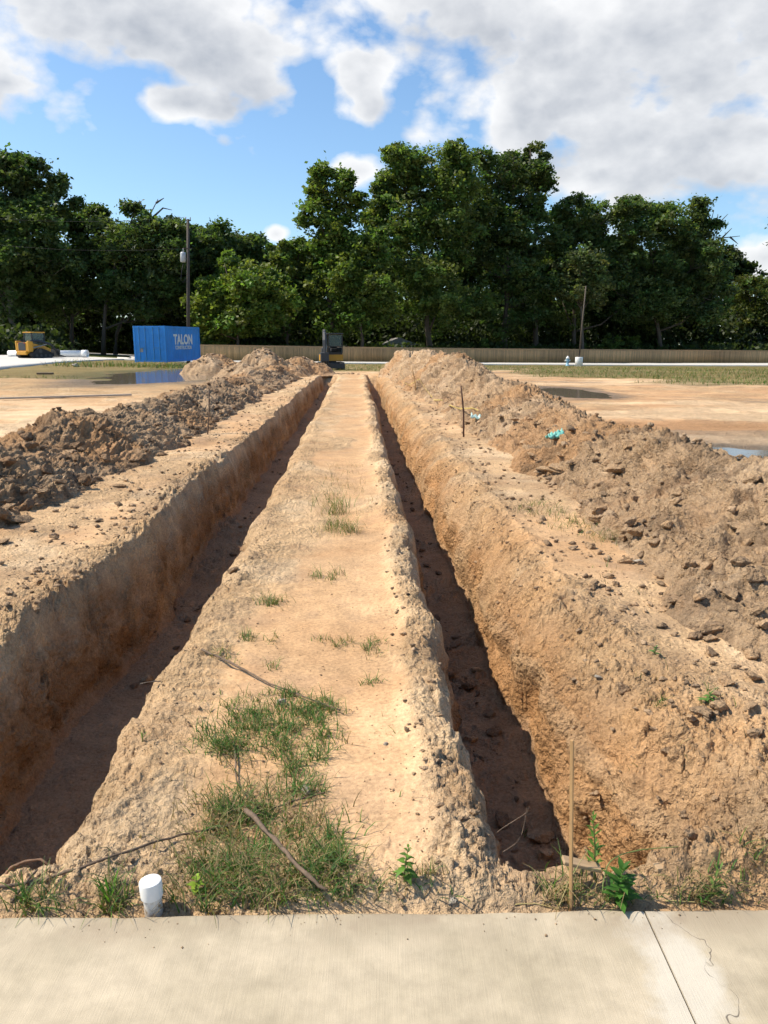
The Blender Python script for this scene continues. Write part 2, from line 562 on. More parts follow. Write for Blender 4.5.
# ----- soil colours (linear albedo)
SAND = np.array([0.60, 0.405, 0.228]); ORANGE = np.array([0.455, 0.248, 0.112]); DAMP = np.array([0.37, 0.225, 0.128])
GREY = np.array([0.255, 0.17, 0.108]); PALE = np.array([0.69, 0.505, 0.315]); GREEN = np.array([0.075, 0.085, 0.022])
ASH = np.array([0.20, 0.165, 0.13])


def mix(c, d, m):
    return c * (1 - m[:, None]) + d * m[:, None]


C = np.tile(SAND, (len(X), 1))
C = mix(C, PALE, 0.65 * ss(0.0, 0.6, fbm2(X, Y, 1.3, 4, 61)))
C = mix(C, np.array([0.47, 0.285, 0.148]), np.clip(0.75 * silt + 0.40 * ss(0.1, 0.6, fbm2(X, Y, 0.8, 4, 62)), 0, 0.9))
C = mix(C, GREY * 1.35, 0.30 * ss(0.25, 0.7, fbm2(X, Y, 3.5, 4, 63, step=step)) * nearm)
C = mix(C, GREY * 1.2, 0.4 * ss(0.15, 0.55, fbm2(X, Y, 6, 3, 64, step=step)) * np.clip(shL + 0.6 * shR, 0, 1))
C = mix(C, ORANGE * np.array([1.05, 1.05, 1.0]), 0.75 * shR * (0.6 + 0.4 * n_mid))
bankL = ss(-2.25, -2.5, u) * ss(-4.5, -3.0, u) * ss(45, 35, Y)
C = mix(C, GREY, 0.5 * bankL * ss(-0.1, 0.5, fbm2(X, Y, 1.4, 4, 66)))
bankR = ss(1.4, 1.7, u) * ss(43, 38, Y)
C = mix(C, GREY, 0.30 * bankR * ss(0.0, 0.5, fbm2(X, Y, 1.1, 4, 67)))
C = mix(C, np.where((uq < -0.4)[:, None], np.array([0.35, 0.198, 0.092]), ORANGE * 1.02), wall_m * 0.85 * np.clip(0.85 + 0.5 * fbm2(Y * 1.5, Z * 3, 1.0, 4, 65), 0.3, 1.15))  # left trench walls darker and redder: their shade is put into the albedo
C = mix(C, PALE * 0.8, 0.35 * wall_m * ss(0.1, 0.5, fbm2(Y * 0.6, Z * 7, 1.0, 4, 164)))
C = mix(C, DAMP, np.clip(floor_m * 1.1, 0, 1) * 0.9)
# open flats on both sides of the heaps
flatR = ss(3.6, 4.6, u) * ss(9, 12, Y + X * 0.3)
C = mix(C, np.array([0.44, 0.25, 0.125]), flatR * (0.55 + 0.35 * fbm2(X * 0.35, Y, 0.6, 4, 68)))
C = mix(C, PALE, flatR * 0.6 * ss(0.0, 0.5, fbm2(X * 0.25, Y, 0.35, 4, 69)))
C = mix(C, ASH * 0.9, flatR * 0.45 * ss(0.2, 0.6, fbm2(X * 0.2, Y, 0.5, 4, 70)))
flatL = ss(-4.8, -5.6, u) * ss(9, 11, Y)
C = mix(C, np.array([0.33, 0.22, 0.11]), flatL * 0.6 * ss(20, 30, Y))
C = mix(C, PALE, flatL * 0.75 * ss(24, 18, Y) * ss(0.0, 0.3, 0.15 + fbm2(X * 0.3, Y, 0.5, 3, 71)))
# wet rims round the puddles
for p in (p1, p2, p3):
    C = mix(C, ASH * 0.75, ss(-0.45, 0.05, p) * 0.85)
wetb = ss(0.2, 0.9, 1.2 - np.hypot((X - 2.05) / 0.28, (Y - 5.65) / 0.35) + 0.5 * n_mid)
C = mix(C, ASH, 0.8 * wetb)
# grassed ground
gn = fbm2(X * 0.3, Y, 0.35, 4, 72)
gR = ss(-0.1, 0.25, (Y - (27.5 + 11 * ss(16, 6, X) + 5 * ss(40, 20, X) * 0 )) / 12 + 0.35 * gn) * ss(2.5, 6, X) * ss(0.14, 0.2, X / np.maximum(Y, 1))
gB = ss(46, 54, Y + 8 * gn) * ss(-0.22, -0.15, X / np.maximum(Y, 1))
gL = ss(-0.1, 0.25, (Y - 34) / 14 + 0.5 * gn) * ss(-5, -8, X)
gL2 = ss(72, 84, Y)
g_all = np.clip(np.maximum.reduce([gR * 0.9, gB * 0.85, gL * 0.75, gL2]), 0, 1)
C = mix(C, GREEN * np.array([1.25, 1.15, 1.0]) + 0.06 * np.clip(gn, 0, 1)[:, None] * np.array([1.0, 0.7, 0.3]), g_all * 0.85)
C = mix(C, np.array([0.09, 0.12, 0.02]), 0.7 * ss(70, 84, Y) * ss(-0.26, -0.3, X / np.maximum(Y, 1)))
C = np.clip(C * (1 + 0.10 * n_mid[:, None]), 0.01, 0.9)

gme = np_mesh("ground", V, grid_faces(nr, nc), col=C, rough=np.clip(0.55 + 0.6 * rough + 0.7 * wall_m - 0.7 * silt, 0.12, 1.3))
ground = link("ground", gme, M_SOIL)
tag(ground, kind="structure")
register(V[(Y < 140)])
GZ = V[:, 2].reshape(nr, nc)


def look(x, y):
    """height of the finished ground at x, y (arrays)"""
    x = np.asarray(x, float); y = np.asarray(y, float)
    r0 = np.clip(np.searchsorted(ys, y) - 1, 0, nr - 2)
    fr = np.clip((y - ys[r0]) / (ys[r0 + 1] - ys[r0]), 0, 1)
    out_ = np.zeros(np.broadcast(x, y).shape)
    flat = out_.ravel(); xf = np.broadcast_to(x, out_.shape).ravel(); rf = np.broadcast_to(r0, out_.shape).ravel(); ff = np.broadcast_to(fr, out_.shape).ravel()
    order = np.argsort(rf, kind='stable'); b_ = np.concatenate([[0], np.nonzero(np.diff(rf[order]))[0] + 1, [len(order)]])
    for k_ in range(len(b_) - 1):
        m_ = order[b_[k_]:b_[k_ + 1]]
        if len(m_) == 0: continue
        r_ = rf[m_[0]]
        flat[m_] = np.interp(xf[m_], Xg[r_], GZ[r_]) * (1 - ff[m_]) + np.interp(xf[m_], Xg[r_ + 1], GZ[r_ + 1]) * ff[m_]
    return flat.reshape(out_.shape)


# ground behind the photographer
bx = np.linspace(-60, 60, 61); by = np.linspace(-60, 1.81, 40)
BX, BY = np.meshgrid(bx, by, indexing='xy')
BXf, BYf = BX.ravel(), BY.ravel()
bz = -0.16 + 0.02 * fbm2(BXf, BYf, 0.5, 3, 80)
bcol = mix(np.tile(SAND, (len(bz), 1)), GREEN, ss(-0.2, 0.3, fbm2(BXf, BYf, 0.3, 3, 81)))
tag(link("ground", np_mesh("ground behind", np.stack([BXf, BYf, bz], 1), grid_faces(40, 61), col=bcol), M_SOIL), kind="structure")

# ---------------------------------------------------------------- puddles
def water_mat():
    m, nt, b = new_mat("muddy water")
    b.inputs["Base Color"].default_value = (0.17, 0.14, 0.105, 1)
    b.inputs["Roughness"].default_value = 0.07
    b.inputs["IOR"].default_value = 1.33
    g = N(nt, "ShaderNodeNewGeometry").outputs["Position"]
    bump(nt, b, noise(nt, g, 5, 3), 0.08, 0.01)
    return m


M_WATER = water_mat()


def puddle(fn, x0, x1, y0, y1, z, n=70):
    gx, gy = np.meshgrid(np.linspace(x0, x1, n), np.linspace(y0, y1, n))
    f = fn(gx.ravel(), gy.ravel())
    keep = f > -0.30
    Fq = grid_faces(n, n)
    Fq = Fq[keep[Fq].all(1)]
    used = np.unique(Fq); remap = -np.ones(n * n, int); remap[used] = np.arange(len(used))
    Vv = np.stack([gx.ravel(), gy.ravel(), np.full(n * n, z)], 1)[used]
    o = link("puddle_water", np_mesh("puddle", Vv, remap[Fq]), M_WATER)
    tag(o, kind="structure")


puddle(pud1, -18, -3.8, 29, 58, ZW1)
puddle(pud2, 3.0, 9.5, 9.5, 13, zw2)
puddle(pud3, 3.5, 9.2, 18, 31, zw3)

# ---------------------------------------------------------------- spoil heaps
def heap_cols(x, y, v, step, dark, seed):
    c = np.tile(np.array([0.44, 0.30, 0.18]), (len(x), 1)) * (1 - 0.0)
    c = mix(c, np.array([0.54, 0.385, 0.245]), 0.7 * ss(-0.1, 0.5, fbm2(x, y, 1.2, 4, seed)))
    c = mix(c, GREY, np.clip(dark + 0.8 * ss(-0.1, 0.5, fbm2(x, y, 2.1, 4, seed + 5)), 0, 1) * (0.15 + 0.6 * dark))
    c = mix(c, ORANGE, 0.6 * ss(0.0, 0.6, fbm2(x, y, 0.6, 3, seed + 9)))
    c = mix(c, np.array([0.13, 0.088, 0.056]), 0.5 * ss(0.2, 0.6, fbm2(x, y, 5.0, 3, seed + 12, step=step)))
    return c


HEAPS = []


def berm(name, y0, y1, crest_pts, foot_in, foot_out, seed, dark, label, nrw=1050, ncl=270):
    """crest_pts: list of (y, u, height); the heap runs along the trench"""
    yv = y0 * (y1 / y0) ** np.linspace(0, 1, nrw)
    vv = np.linspace(-1, 1, ncl)
    Yb, Vb = np.meshgrid(yv, vv, indexing='ij'); Yb = Yb.ravel(); Vb = Vb.ravel()
    cy = [c[0] for c in crest_pts]
    stepb = np.maximum(Yb * math.log(y1 / y0) / nrw, 3.0 / ncl)
    cu = np.interp(Yb, cy, [c[1] for c in crest_pts]) + 0.16 * fbm2(Yb, Yb * 0, 0.5, 3, seed)
    chh = np.interp(Yb, cy, [c[2] for c in crest_pts]) * (1 + 0.20 * fbm2(Yb, Yb * 0, 0.55, 4, seed + 1))
    fi = np.interp(Yb, [f[0] for f in foot_in], [f[1] for f in foot_in]) + 0.18 * fbm2(Yb, Yb * 0, 0.9, 4, seed + 2)
    fo = np.interp(Yb, [f[0] for f in foot_out], [f[1] for f in foot_out]) + 0.2 * fbm2(Yb, Yb * 0, 0.7, 3, seed + 3)
    ub = np.where(Vb < 0, cu + (-Vb) * (fi - cu), cu + Vb * (fo - cu))
    a = np.abs(Vb)
    sh = np.where(a < 0.12, 1 - a * a / 0.12 * 0.55, 0)
    sh = np.where(a >= 0.12, (1 - 0.12 * 0.55) * np.clip((1 - a) / 0.88, 0, 1) ** 1.12, sh)
    endf = ss(y0, y0 * 1.18, Yb) * ss(y1, y1 - 2.0, Yb)
    xb = ub - SL * Yb
    zb = base_z(xb, Yb) + chh * sh * endf - 0.05 * ss(0.82, 1.0, a) - 0.02
    P = np.stack([xb, Yb, zb], 1)
    nn = normals_of(P, nrw, ncl)
    if nn[:, 2].mean() < 0: nn = -nn
    s_arc = Vb * 1.6
    q1 = Yb; q2 = s_arc
    w = 0.25 * fbm2(q1, q2, 1.5, 3, seed + 20)
    d = 0.10 * fbm2(q1, q2, 1.3, 4, seed + 4, 0.55, stepb)
    d += 0.075 * lumps(q1 + w, q2, 2.4, seed + 5, 2.2) * ss(-0.3, 0.3, fbm2(q1, q2, 0.8, 2, seed + 15))
    d += 0.065 * lumps(q1 + w, q2 + w, 5.0, seed + 6, 1.8)
    d += 0.068 * lumps(q1, q2 + w, 10.5, seed + 7, 1.5) * np.clip(1.6 - stepb * 9, 0, 1)
    d += 0.044 * lumps(q1 + w, q2, 22, seed + 8, 1.3) * np.clip(1.6 - stepb * 20, 0, 1)
    d += 0.025 * lumps(q1, q2, 45, seed + 9, 1.2) * np.clip(1.5 - stepb * 45, 0, 1)
    # scraped facets
    dg = (q1 * 0.45 + q2 * 1.0)
    d += 0.035 * vn2(dg * 6, (q1 - q2) * 1.2, seed + 10) + 0.02 * vn2(dg * 15, (q1 - q2) * 3, seed + 11)
    d -= 0.05 * ss(0.25, 0.6, fbm2(q1, q2, 4.0, 3, seed + 13, 0.5, stepb))
    d *= ss(1.02, 0.80, a) * endf * np.clip(chh / 0.7, 0.6, 1.3)
    P = P + nn * d[:, None]
    c = heap_cols(P[:, 0], Yb, Vb, stepb, dark, seed + 30)
    Fq = grid_faces(nrw, ncl)
    # face winding so that normals point up
    o = link(name, np_mesh(name, P, Fq, col=c), M_SOIL)
    tag(o, label, "dirt heap")
    register(P); HEAPS.append((P, a, Yb, endf))
    return o


berm("spoil_heap", 2.6, 36, [(2, -4.3, 0.52), (8.5, -4.05, 0.48), (12, -4.0, 0.42), (17, -3.9, 0.46), (24, -3.9, 0.46), (30, -3.7, 0.52), (36, -3.4, 0.45)],
     [(2, -3.5), (5, -3.4), (7, -3.2), (8, -3.05), (9, -2.85), (10.5, -2.75), (14, -2.78), (30, -2.5), (36, -2.4)], [(2, -5.6), (20, -5.3), (36, -5.0)], 100, 0.24,
     "long low heap of dark cloddy soil dug out beside the left trench")
berm("spoil_heap", 2.3, 43, [(1.9, 3.4, 0.42), (6.2, 3.35, 0.50), (8.3, 3.3, 0.56), (12.5, 3.3, 0.63), (18, 3.3, 0.66), (24, 3.25, 1.0), (32, 2.8, 1.02), (40, 2.2, 1.0), (43, 2.1, 0.8)],
     [(2, 2.15), (4.3, 2.02), (5.6, 1.98), (8.4, 2.2), (13, 2.05), (30, 1.60), (43, 1.2)], [(2, 4.7), (12, 4.55), (24, 5.0), (43, 4.0)], 200, 0.02,
     "long ridge of tan excavated soil beside the right trench")


def mound(px, py_top, D, half_w, seed, label, el=1.0):
    nr2, nc2 = 90, 180
    top = at(px, py_top, D)
    zb = float(base_z(np.array([top[0]]), np.array([D]))[0]) - 0.05
    hgt = top[2] - zb
    rr = np.linspace(0, 1, nr2); th = np.linspace(0, 2 * math.pi, nc2)
    Rr, Th = np.meshgrid(rr, th, indexing='ij'); Rr = Rr.ravel(); Th = Th.ravel()
    ct, st = np.cos(Th), np.sin(Th)
    rad = half_w * (1 + 0.18 * vn2(ct * 1.5 + seed, st * 1.5, seed))
    x = Rr * rad * ct; y = Rr * rad * st * el
    sh = (1 - Rr) ** 1.05 * (1 - 0.25 * np.exp(-(Rr / 0.12) ** 2)) / 0.80
    z = hgt * np.clip(sh, 0, 1.0)
    d = 0.25 * fbm2(x, y, 0.9, 4, seed + 1) + 0.22 * lumps(x, y, 1.6, seed + 2, 1.8) + 0.12 * lumps(x, y, 3.4, seed + 3, 1.5) + 0.06 * lumps(x, y, 7, seed + 4, 1.3)
    z = z + d * ss(1, 0.75, Rr) * 0.85 * min(1.0, hgt / 1.1)
    P = np.stack([top[0] + x, D + y, zb + z], 1)
    c = heap_cols(P[:, 0], P[:, 1], Rr, np.full(len(x), 0.05), 0.05, seed + 40)
    o = link("dirt_mound", np_mesh("dirt_mound", P, grid_faces(nr2, nc2), col=c), M_SOIL)
    tag(o, label, "dirt heap")
    register(P); HEAPS.append((P, Rr, P[:, 1], np.ones(len(x))))


mound(213, 357, 42, 1.9, 300, "small tan dirt mound right of the blue shipping container")
mound(262, 356, 38, 2.6, 310, "tallest pointed tan dirt mound in front of the fence")
mound(299, 359, 41, 2.0, 320, "brown rounded dirt mound beside the excavator")
mound(342, 375, 41.5, 1.2, 330, "low pale hump of soil at the far end of the strip between the trenches")

# ---------------------------------------------------------------- clods
def clod_mesh(name, seed, sub=3, mat=None, flat=0.7):
    r = np.random.default_rng(seed)
    bm = bmesh.new()
    bmesh.ops.create_icosphere(bm, subdivisions=sub, radius=1.0)
    P = np.array([v.co[:] for v in bm.verts])
    P *= 1 + 0.22 * vn3(P[:, 0] * 1.2 + seed, P[:, 1] * 1.2, P[:, 2] * 1.2, seed)[:, None]
    for _ in range(12):
        n = r.normal(size=3); n /= np.linalg.norm(n)
        dd = r.uniform(0.36, 0.74)
        s = P @ n - dd
        P = P - np.outer(np.clip(s, 0, None) * 0.97, n)
    P *= 1 + 0.11 * vn3(P[:, 0] * 4 + seed, P[:, 1] * 4, P[:, 2] * 4, seed + 1)[:, None] + 0.08 * vn3(P[:, 0] * 9, P[:, 1] * 9, P[:, 2] * 9, seed + 2)[:, None] + 0.05 * vn3(P[:, 0] * 20, P[:, 1] * 20, P[:, 2] * 20, seed + 3)[:, None]
    P *= np.array([r.uniform(0.85, 1.25), r.uniform(0.75, 1.0), flat * r.uniform(0.75, 1.1)])
    for v, p in zip(bm.verts, P): v.co = p
    P += 0
    me = bpy.data.meshes.new(name); bm.to_mesh(me); bm.free()
    me.polygons.foreach_set("use_smooth", np.ones(len(me.polygons), dtype=bool))
    if mat: me.materials.append(mat)
    return me


CL_L = [clod_mesh("pale_clod", 400 + i, 4, M_CLOD_L) for i in range(7)]
CL_D = [clod_mesh("dark_clod", 420 + i, 4, M_CLOD_D) for i in range(6)]


def place_clod(name, me, p, s, label, group, cat="dirt clod", sink=0.25, flat=1.0):
    o = bpy.data.objects.new(name, me)
    COL.objects.link(o)
    o.location = (p[0], p[1], p[2] + s * (0.55 * flat - sink))
    o.scale = (s, s * random.uniform(0.8, 1.15), s * flat * random.uniform(0.85, 1.1))
    o.rotation_euler = (random.uniform(-0.25, 0.25), random.uniform(-0.25, 0.25), random.uniform(0, 6.28))
    return tag(o, label, cat, group)


def sizes(n, lo, hi, pw=2.2):
    return lo + (hi - lo) * rng.random(n) ** pw


EDGE0 = lambda x: 1.912 + 0.018 * x
cand = []       # (apparent size, p, s, zone)


def scatter_ground(n, u0, u1, y0, y1, lo, hi, zone, pw=2.2, cond=None):
    yy = y0 * (y1 / y0) ** rng.random(n)
    uu = rng.uniform(u0, u1, n)
    xx = uu - SL * yy
    zz = look(xx, yy); s = sizes(n, lo, hi, pw)
    for i in range(n):
        cand.append((s[i] / yy[i], (xx[i], yy[i], zz[i]), s[i], zone))


def scatter_heap(h, n, lo, hi, zone, inner=(0.0, 1.0), pw=2.4):
    P, a, yb, ef = HEAPS[h]
    idx = rng.choice(np.nonzero((a > inner[0]) & (a < inner[1]) & (ef > 0.5))[0], n)
    s = sizes(n, lo, hi, pw)
    for k, i in enumerate(idx):
        cand.append((s[k] / yb[i], tuple(P[i]), s[k], zone))


scatter_heap(0, 1500, 0.012, 0.11, 'heapL', pw=3.2); scatter_heap(1, 1900, 0.012, 0.09, 'heapR', pw=3.2)
scatter_heap(0, 350, 0.02, 0.12, 'heapL', (0.75, 1.0)); scatter_heap(1, 400, 0.015, 0.08, 'heapR', (0.7, 1.0))
for hh in range(2, 6): scatter_heap(hh, 60, 0.05, 0.2, 'far')
scatter_ground(420, -3.1, -2.2, 3.5, 30, 0.008, 0.055, 'bankL', 3)
scatter_ground(900, -2.28, -1.95, 3.3, 36, 0.006, 0.04, 'rimLL', 3)
scatter_ground(450, -0.95, -0.62, 2.2, 36, 0.003, 0.016, 'strip', 3)
scatter_ground(700, 0.18, 0.44, 2.1, 36, 0.003, 0.026, 'strip', 3)
scatter_ground(300, -0.7, 0.2, 2.1, 36, 0.003, 0.012, 'strip', 3)
scatter_ground(1200, 1.0, 1.8, 2.1, 36, 0.004, 0.032, 'bankR', 3)
scatter_ground(650, 1.5, 2.3, 2.6, 30, 0.006, 0.055, 'bankR', 3)
scatter_ground(260, 0.52, 0.88, 3.0, 34, 0.01, 0.07, 'floorR', 2.6)
scatter_ground(200, -1.72, -1.08, 5.0, 34, 0.01, 0.07, 'floorL', 2.6)
scatter_ground(5200, -1.0, 0.44, 2.05, 16, 0.0015, 0.006, 'strip', 3)
scatter_ground(4200, 0.95, 2.4, 2.05, 14, 0.002, 0.010, 'bankR', 3)
scatter_ground(3200, -3.2, -1.95, 3.3, 16, 0.003, 0.013, 'bankL', 3)
scatter_ground(160, -1.0, 1.6, 1.95, 2.15, 0.004, 0.018, 'strip')
# big slab-like clods at the left frame edge and by the right heap foot
big = [(18, 519, 0.22, 'bankL'), (8, 500, 0.16, 'bankL'), (2, 540, 0.13, 'bankL'), (75, 505, 0.10, 'bankL'), (45, 490, 0.12, 'bankL'), (120, 485, 0.11, 'bankL'),
       (230, 570, 0.062, 'strip'), (628, 522, 0.10, 'bankR'), (636, 536, 0.11, 'bankR'), (592, 546, 0.09, 'bankR'), (655, 545, 0.08, 'bankR'), (752, 655, 0.085, 'bankR'),
       (690, 720, 0.05, 'bankR'), (620, 690, 0.05, 'bankR'), (625, 560, 0.07, 'bankR'), (735, 525, 0.15, 'heapR'), (700, 535, 0.10, 'heapR'), (745, 560, 0.14, 'heapR'), (540, 520, 0.06, 'bankR'), (515, 420, 0.1, 'bankR')]
for bxp, byp, s, zone in big:
    s *= 0.8
    p = surf(bxp, byp)
    cand.append((9.0, tuple(p), s, zone))
for hh_, n_ in ((0, 26), (1, 30)):
    P_, a_, yb_, ef_ = HEAPS[hh_]
    ok_ = np.nonzero((a_ > 0.15) & (a_ < 0.98) & (yb_ < 17) & (yb_ > 4.5) & (ef_ > 0.5) & (np.abs(P_[:, 0]) < 0.52 * yb_) & (P_[:, 0] * (1 if hh_ else -1) < (3.3 if hh_ else 4.4)))[0]
    for i_ in rng.choice(ok_, n_):
        cand.append((9.0, tuple(P_[i_] - np.array([0, 0, 0.03])), float(rng.uniform(0.09, 0.19)), 'heapR' if hh_ else 'heapL'))
ZL = {'heapL': ("dark clod of soil on the left heap", "clods on the left heap", True),
      'heapR': ("tan clod of soil on the right heap", "clods on the right heap", False),
      'far': ("clod of soil on the far mounds", "clods on the far mounds", False),
      'bankL': ("loose clay clod lying on flat bank between left heap and left trench", "clods on the left bank", False),
      'rimLL': ("small clod crumbling on the outer rim of the left trench", "clods on the left trench rim", False),
      'strip': ("small pale clod lying on the strip between the two trenches", "clods on the middle strip", False),
      'bankR': ("loose clay clod lying on bank between right trench and right heap", "clods on the right bank", False),
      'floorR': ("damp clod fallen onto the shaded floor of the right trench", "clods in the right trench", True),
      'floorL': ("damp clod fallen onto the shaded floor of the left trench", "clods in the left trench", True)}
cand = [c for c in cand if abs(c[1][0]) < 0.62 * c[1][1] + 0.3]
cand.sort(key=lambda c: -c[0])
NBIG = 285
for k, (ap, p, s, zone) in enumerate(cand[:NBIG]):
    lab, grp, dk = ZL[zone]
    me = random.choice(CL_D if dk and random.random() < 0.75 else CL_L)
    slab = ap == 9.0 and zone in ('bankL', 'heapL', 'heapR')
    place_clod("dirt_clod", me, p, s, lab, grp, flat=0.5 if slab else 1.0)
for _ in range(80):
    xx = rng.uniform(-1.3, 1.35); s_ = rng.uniform(0.001, 0.0035) if _ > 5 else rng.uniform(0.004, 0.007)
    cand.append((1e-4, (xx, EDGE0(xx) - abs(rng.normal(0, 0.05)) - 0.012, 0.0005), s_, 'strip'))
# everything smaller is one crumbly mass
small = cand[NBIG:]
proto = []
for i in range(8):
    me = clod_mesh("crumb", 450 + i, 2 if i < 3 else (1 if i < 6 else 0))
    v = np.empty(len(me.vertices) * 3, np.float32); me.vertices.foreach_get("co", v)
    f = np.empty(len(me.loops), np.int32); me.loops.foreach_get("vertex_index", f)
    proto.append((v.reshape(-1, 3), f.reshape(-1, 3))); bpy.data.meshes.remove(me)
VV, FF, CC = [], [], []; off = 0
for ap, p, s, zone in small:
    pv, pf = proto[rng.integers(0, 3) if ap > 0.006 else (rng.integers(3, 6) if ap > 0.0015 else rng.integers(6, 8))]
    a = rng.uniform(0, 6.28); ca, sa = math.cos(a), math.sin(a)
    q = pv * np.array([s, s * rng.uniform(0.7, 1.2), s * rng.uniform(0.7, 1.2)])
    q = np.stack([q[:, 0] * ca - q[:, 1] * sa, q[:, 0] * sa + q[:, 1] * ca, q[:, 2]], 1) + np.array([p[0], p[1], p[2] + 0.28 * s])
    VV.append(q); FF.append(pf + off); off += len(q)
    dk = ZL[zone][2]
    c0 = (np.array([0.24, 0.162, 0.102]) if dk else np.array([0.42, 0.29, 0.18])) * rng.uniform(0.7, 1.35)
    CC.append(np.tile(c0, (len(q), 1)))
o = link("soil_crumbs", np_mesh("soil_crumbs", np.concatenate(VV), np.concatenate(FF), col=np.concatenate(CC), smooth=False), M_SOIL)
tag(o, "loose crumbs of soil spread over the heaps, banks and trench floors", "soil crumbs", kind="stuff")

# pale stones among the grass
for bxp, byp, s, lab in ((282, 704, 0.030, "whitish stone in the middle of the green grass patch"), (307, 792, 0.034, "whitish lump of stone at the right edge of the grass by a branch"),
                         (385, 744, 0.013, "tiny white stone on bare strip right of the grass"), (597, 677, 0.022, "small white stone on the crumbly shoulder of the right trench"),
                         (453, 903, 0.018, "grey gravelly lump against the slab edge right of the leafy weed"), (78, 364, 0.25, "white piece of rubble beside the grassy edge of concrete pad"),
                         (640, 563, 0.05, "pale block of stone lying on wet grey mud by the right heap")):
    place_clod("stone", clod_mesh("stone", int(bxp), 3, M_PALE), surf(bxp, byp), s, lab, None, "stone")

# ---------------------------------------------------------------- sidewalk
def slab_mat():
    m, nt, b = new_mat("broomed concrete")
    tc = N(nt, "ShaderNodeNewGeometry").outputs["Position"]
    sp = N(nt, "ShaderNodeSeparateXYZ"); nt.links.new(tc, sp.inputs[0]); x, y = sp.outputs[0], sp.outputs[1]
    mp = N(nt, "ShaderNodeMapping"); mp.inputs["Scale"].default_value = (1, 0.03, 1); nt.links.new(tc, mp.inputs["Vector"])
    broom = noise(nt, mp.outputs[0], 260, 3, 0.7)
    big = noise(nt, tc, 2.2, 5, 0.6); mid = noise(nt, tc, 14, 5, 0.6); fine = noise(nt, tc, 420, 2, 0.6)
    c = mixc(nt, mrange(nt, big, 0.36, 0.64, 0, 1), (0.375, 0.315, 0.22), (0.49, 0.412, 0.298))
    c = mixc(nt, 1.0, c, mrange(nt, mid, 0.3, 0.7, 0.86, 1.12), 'MULTIPLY')
    c = mixc(nt, 1.0, c, mrange(nt, broom, 0.3, 0.7, 0.955, 1.04), 'MULTIPLY')
    c = mixc(nt, 1.0, c, mrange(nt, fine, 0.3, 0.7, 0.92, 1.08), 'MULTIPLY')
    # light lime bands along the joint (shape of the wear, seen as whiter concrete)
    wob = mrange(nt, noise(nt, tc, 5, 5, 0.65), 0.3, 0.7, -0.06, 0.06)
    d1 = math_n(nt, 'ABSOLUTE', math_n(nt, 'SUBTRACT', math_n(nt, 'ADD', x, wob), 0.765))
    band = mrange(nt, d1, 0.05, 0.11, 0.62, 0.0)
    c = mixc(nt, band, c, (0.58, 0.535, 0.455))
    # a darker dirty edge by the soil
    e = math_n(nt, 'SUBTRACT', y, math_n(nt, 'MULTIPLY', x, 0.018))
    dirt = math_n(nt, 'MULTIPLY', mrange(nt, math_n(nt, 'ADD', e, mrange(nt, mid, 0.3, 0.7, -0.05, 0.05)), 1.76, 1.915, 0, 1), mrange(nt, noise(nt, tc, 4, 4), 0.42, 0.58, 0.05, 0.9))
    c = mixc(nt, dirt, c, (0.30, 0.24, 0.17))
    # the hairline crack
    cw = math_n(nt, 'ADD', mrange(nt, noise(nt, tc, 6, 3, 0.5), 0.2, 0.8, -0.09, 0.09), math_n(nt, 'MULTIPLY', math_n(nt, 'SUBTRACT', 1.92, y), 0.05))
    d2 = math_n(nt, 'ABSOLUTE', math_n(nt, 'SUBTRACT', x, math_n(nt, 'ADD', cw, 0.845)))
    crack = mrange(nt, d2, 0.0006, 0.0018, 0.8, 0.0)
    crack = math_n(nt, 'MULTIPLY', crack, mrange(nt, noise(nt, tc, 11, 3), 0.40, 0.5, 0.15, 1.0))
    c = mixc(nt, crack, c, (0.09, 0.075, 0.06))
    nt.links.new(c, b.inputs["Base Color"])
    b.inputs["Roughness"].default_value = 0.85; b.inputs["Specular IOR Level"].default_value = 0.25
    h = math_n(nt, 'ADD', math_n(nt, 'MULTIPLY', broom, 1.0), math_n(nt, 'MULTIPLY', fine, 0.5))
    h = math_n(nt, 'SUBTRACT', h, math_n(nt, 'MULTIPLY', crack, 2.0))
    bump(nt, b, h, 0.35, 0.003)
    return m


M_SLAB = slab_mat()
EDGE = lambda x: 1.912 + 0.018 * x


def slab(x0, x1):
    bm = bmesh.new()
    n = 160
    top, fr = [], []
    xs = np.linspace(x0, x1, n)
    wob = 0.005 * vn2(xs * 5, xs * 0, 77) + 0.003 * vn2(xs * 24, xs * 0, 78)
    prof = [(-2.0, -0.13, 0), (-2.0, 0.0, 0), (1.0, 0, 0), (0, 0.0, -0.014), (0, -0.004, -0.004), (0, -0.014, 0.0), (0, -0.14, 0.0)]
    rows = []
    for j, (yy, zz, dy) in enumerate(prof):
        row = []
        for i, xx in enumerate(xs):
            yv = EDGE(xx) + dy + wob[i] if j >= 3 else (yy if j < 2 else 1.0)
            row.append(bm.verts.new((xx, yv, zz)))
        rows.append(row)
    for j in range(len(rows) - 1):
        for i in range(n - 1):
            bm.faces.new((rows[j][i], rows[j][i + 1], rows[j + 1][i + 1], rows[j + 1][i]))
    for i in (0, n - 1):
        bm.faces.new([r[i] for r in rows])
    bmesh.ops.recalc_face_normals(bm, faces=bm.faces[:])
    me = bpy.data.meshes.new("sidewalk"); bm.to_mesh(me); bm.free()
    o = link("sidewalk", me, M_SLAB); tag(o, kind="structure")


slab(-8, 0.747); slab(0.753, 8)
M_JOINT = plain("joint dirt", (0.07, 0.055, 0.04), 0.95)
o = MB().box((0.75, 0.0, -0.05), (0.03, 3.6, 0.06)).build("sidewalk_joint", M_JOINT); tag(o, kind="structure")

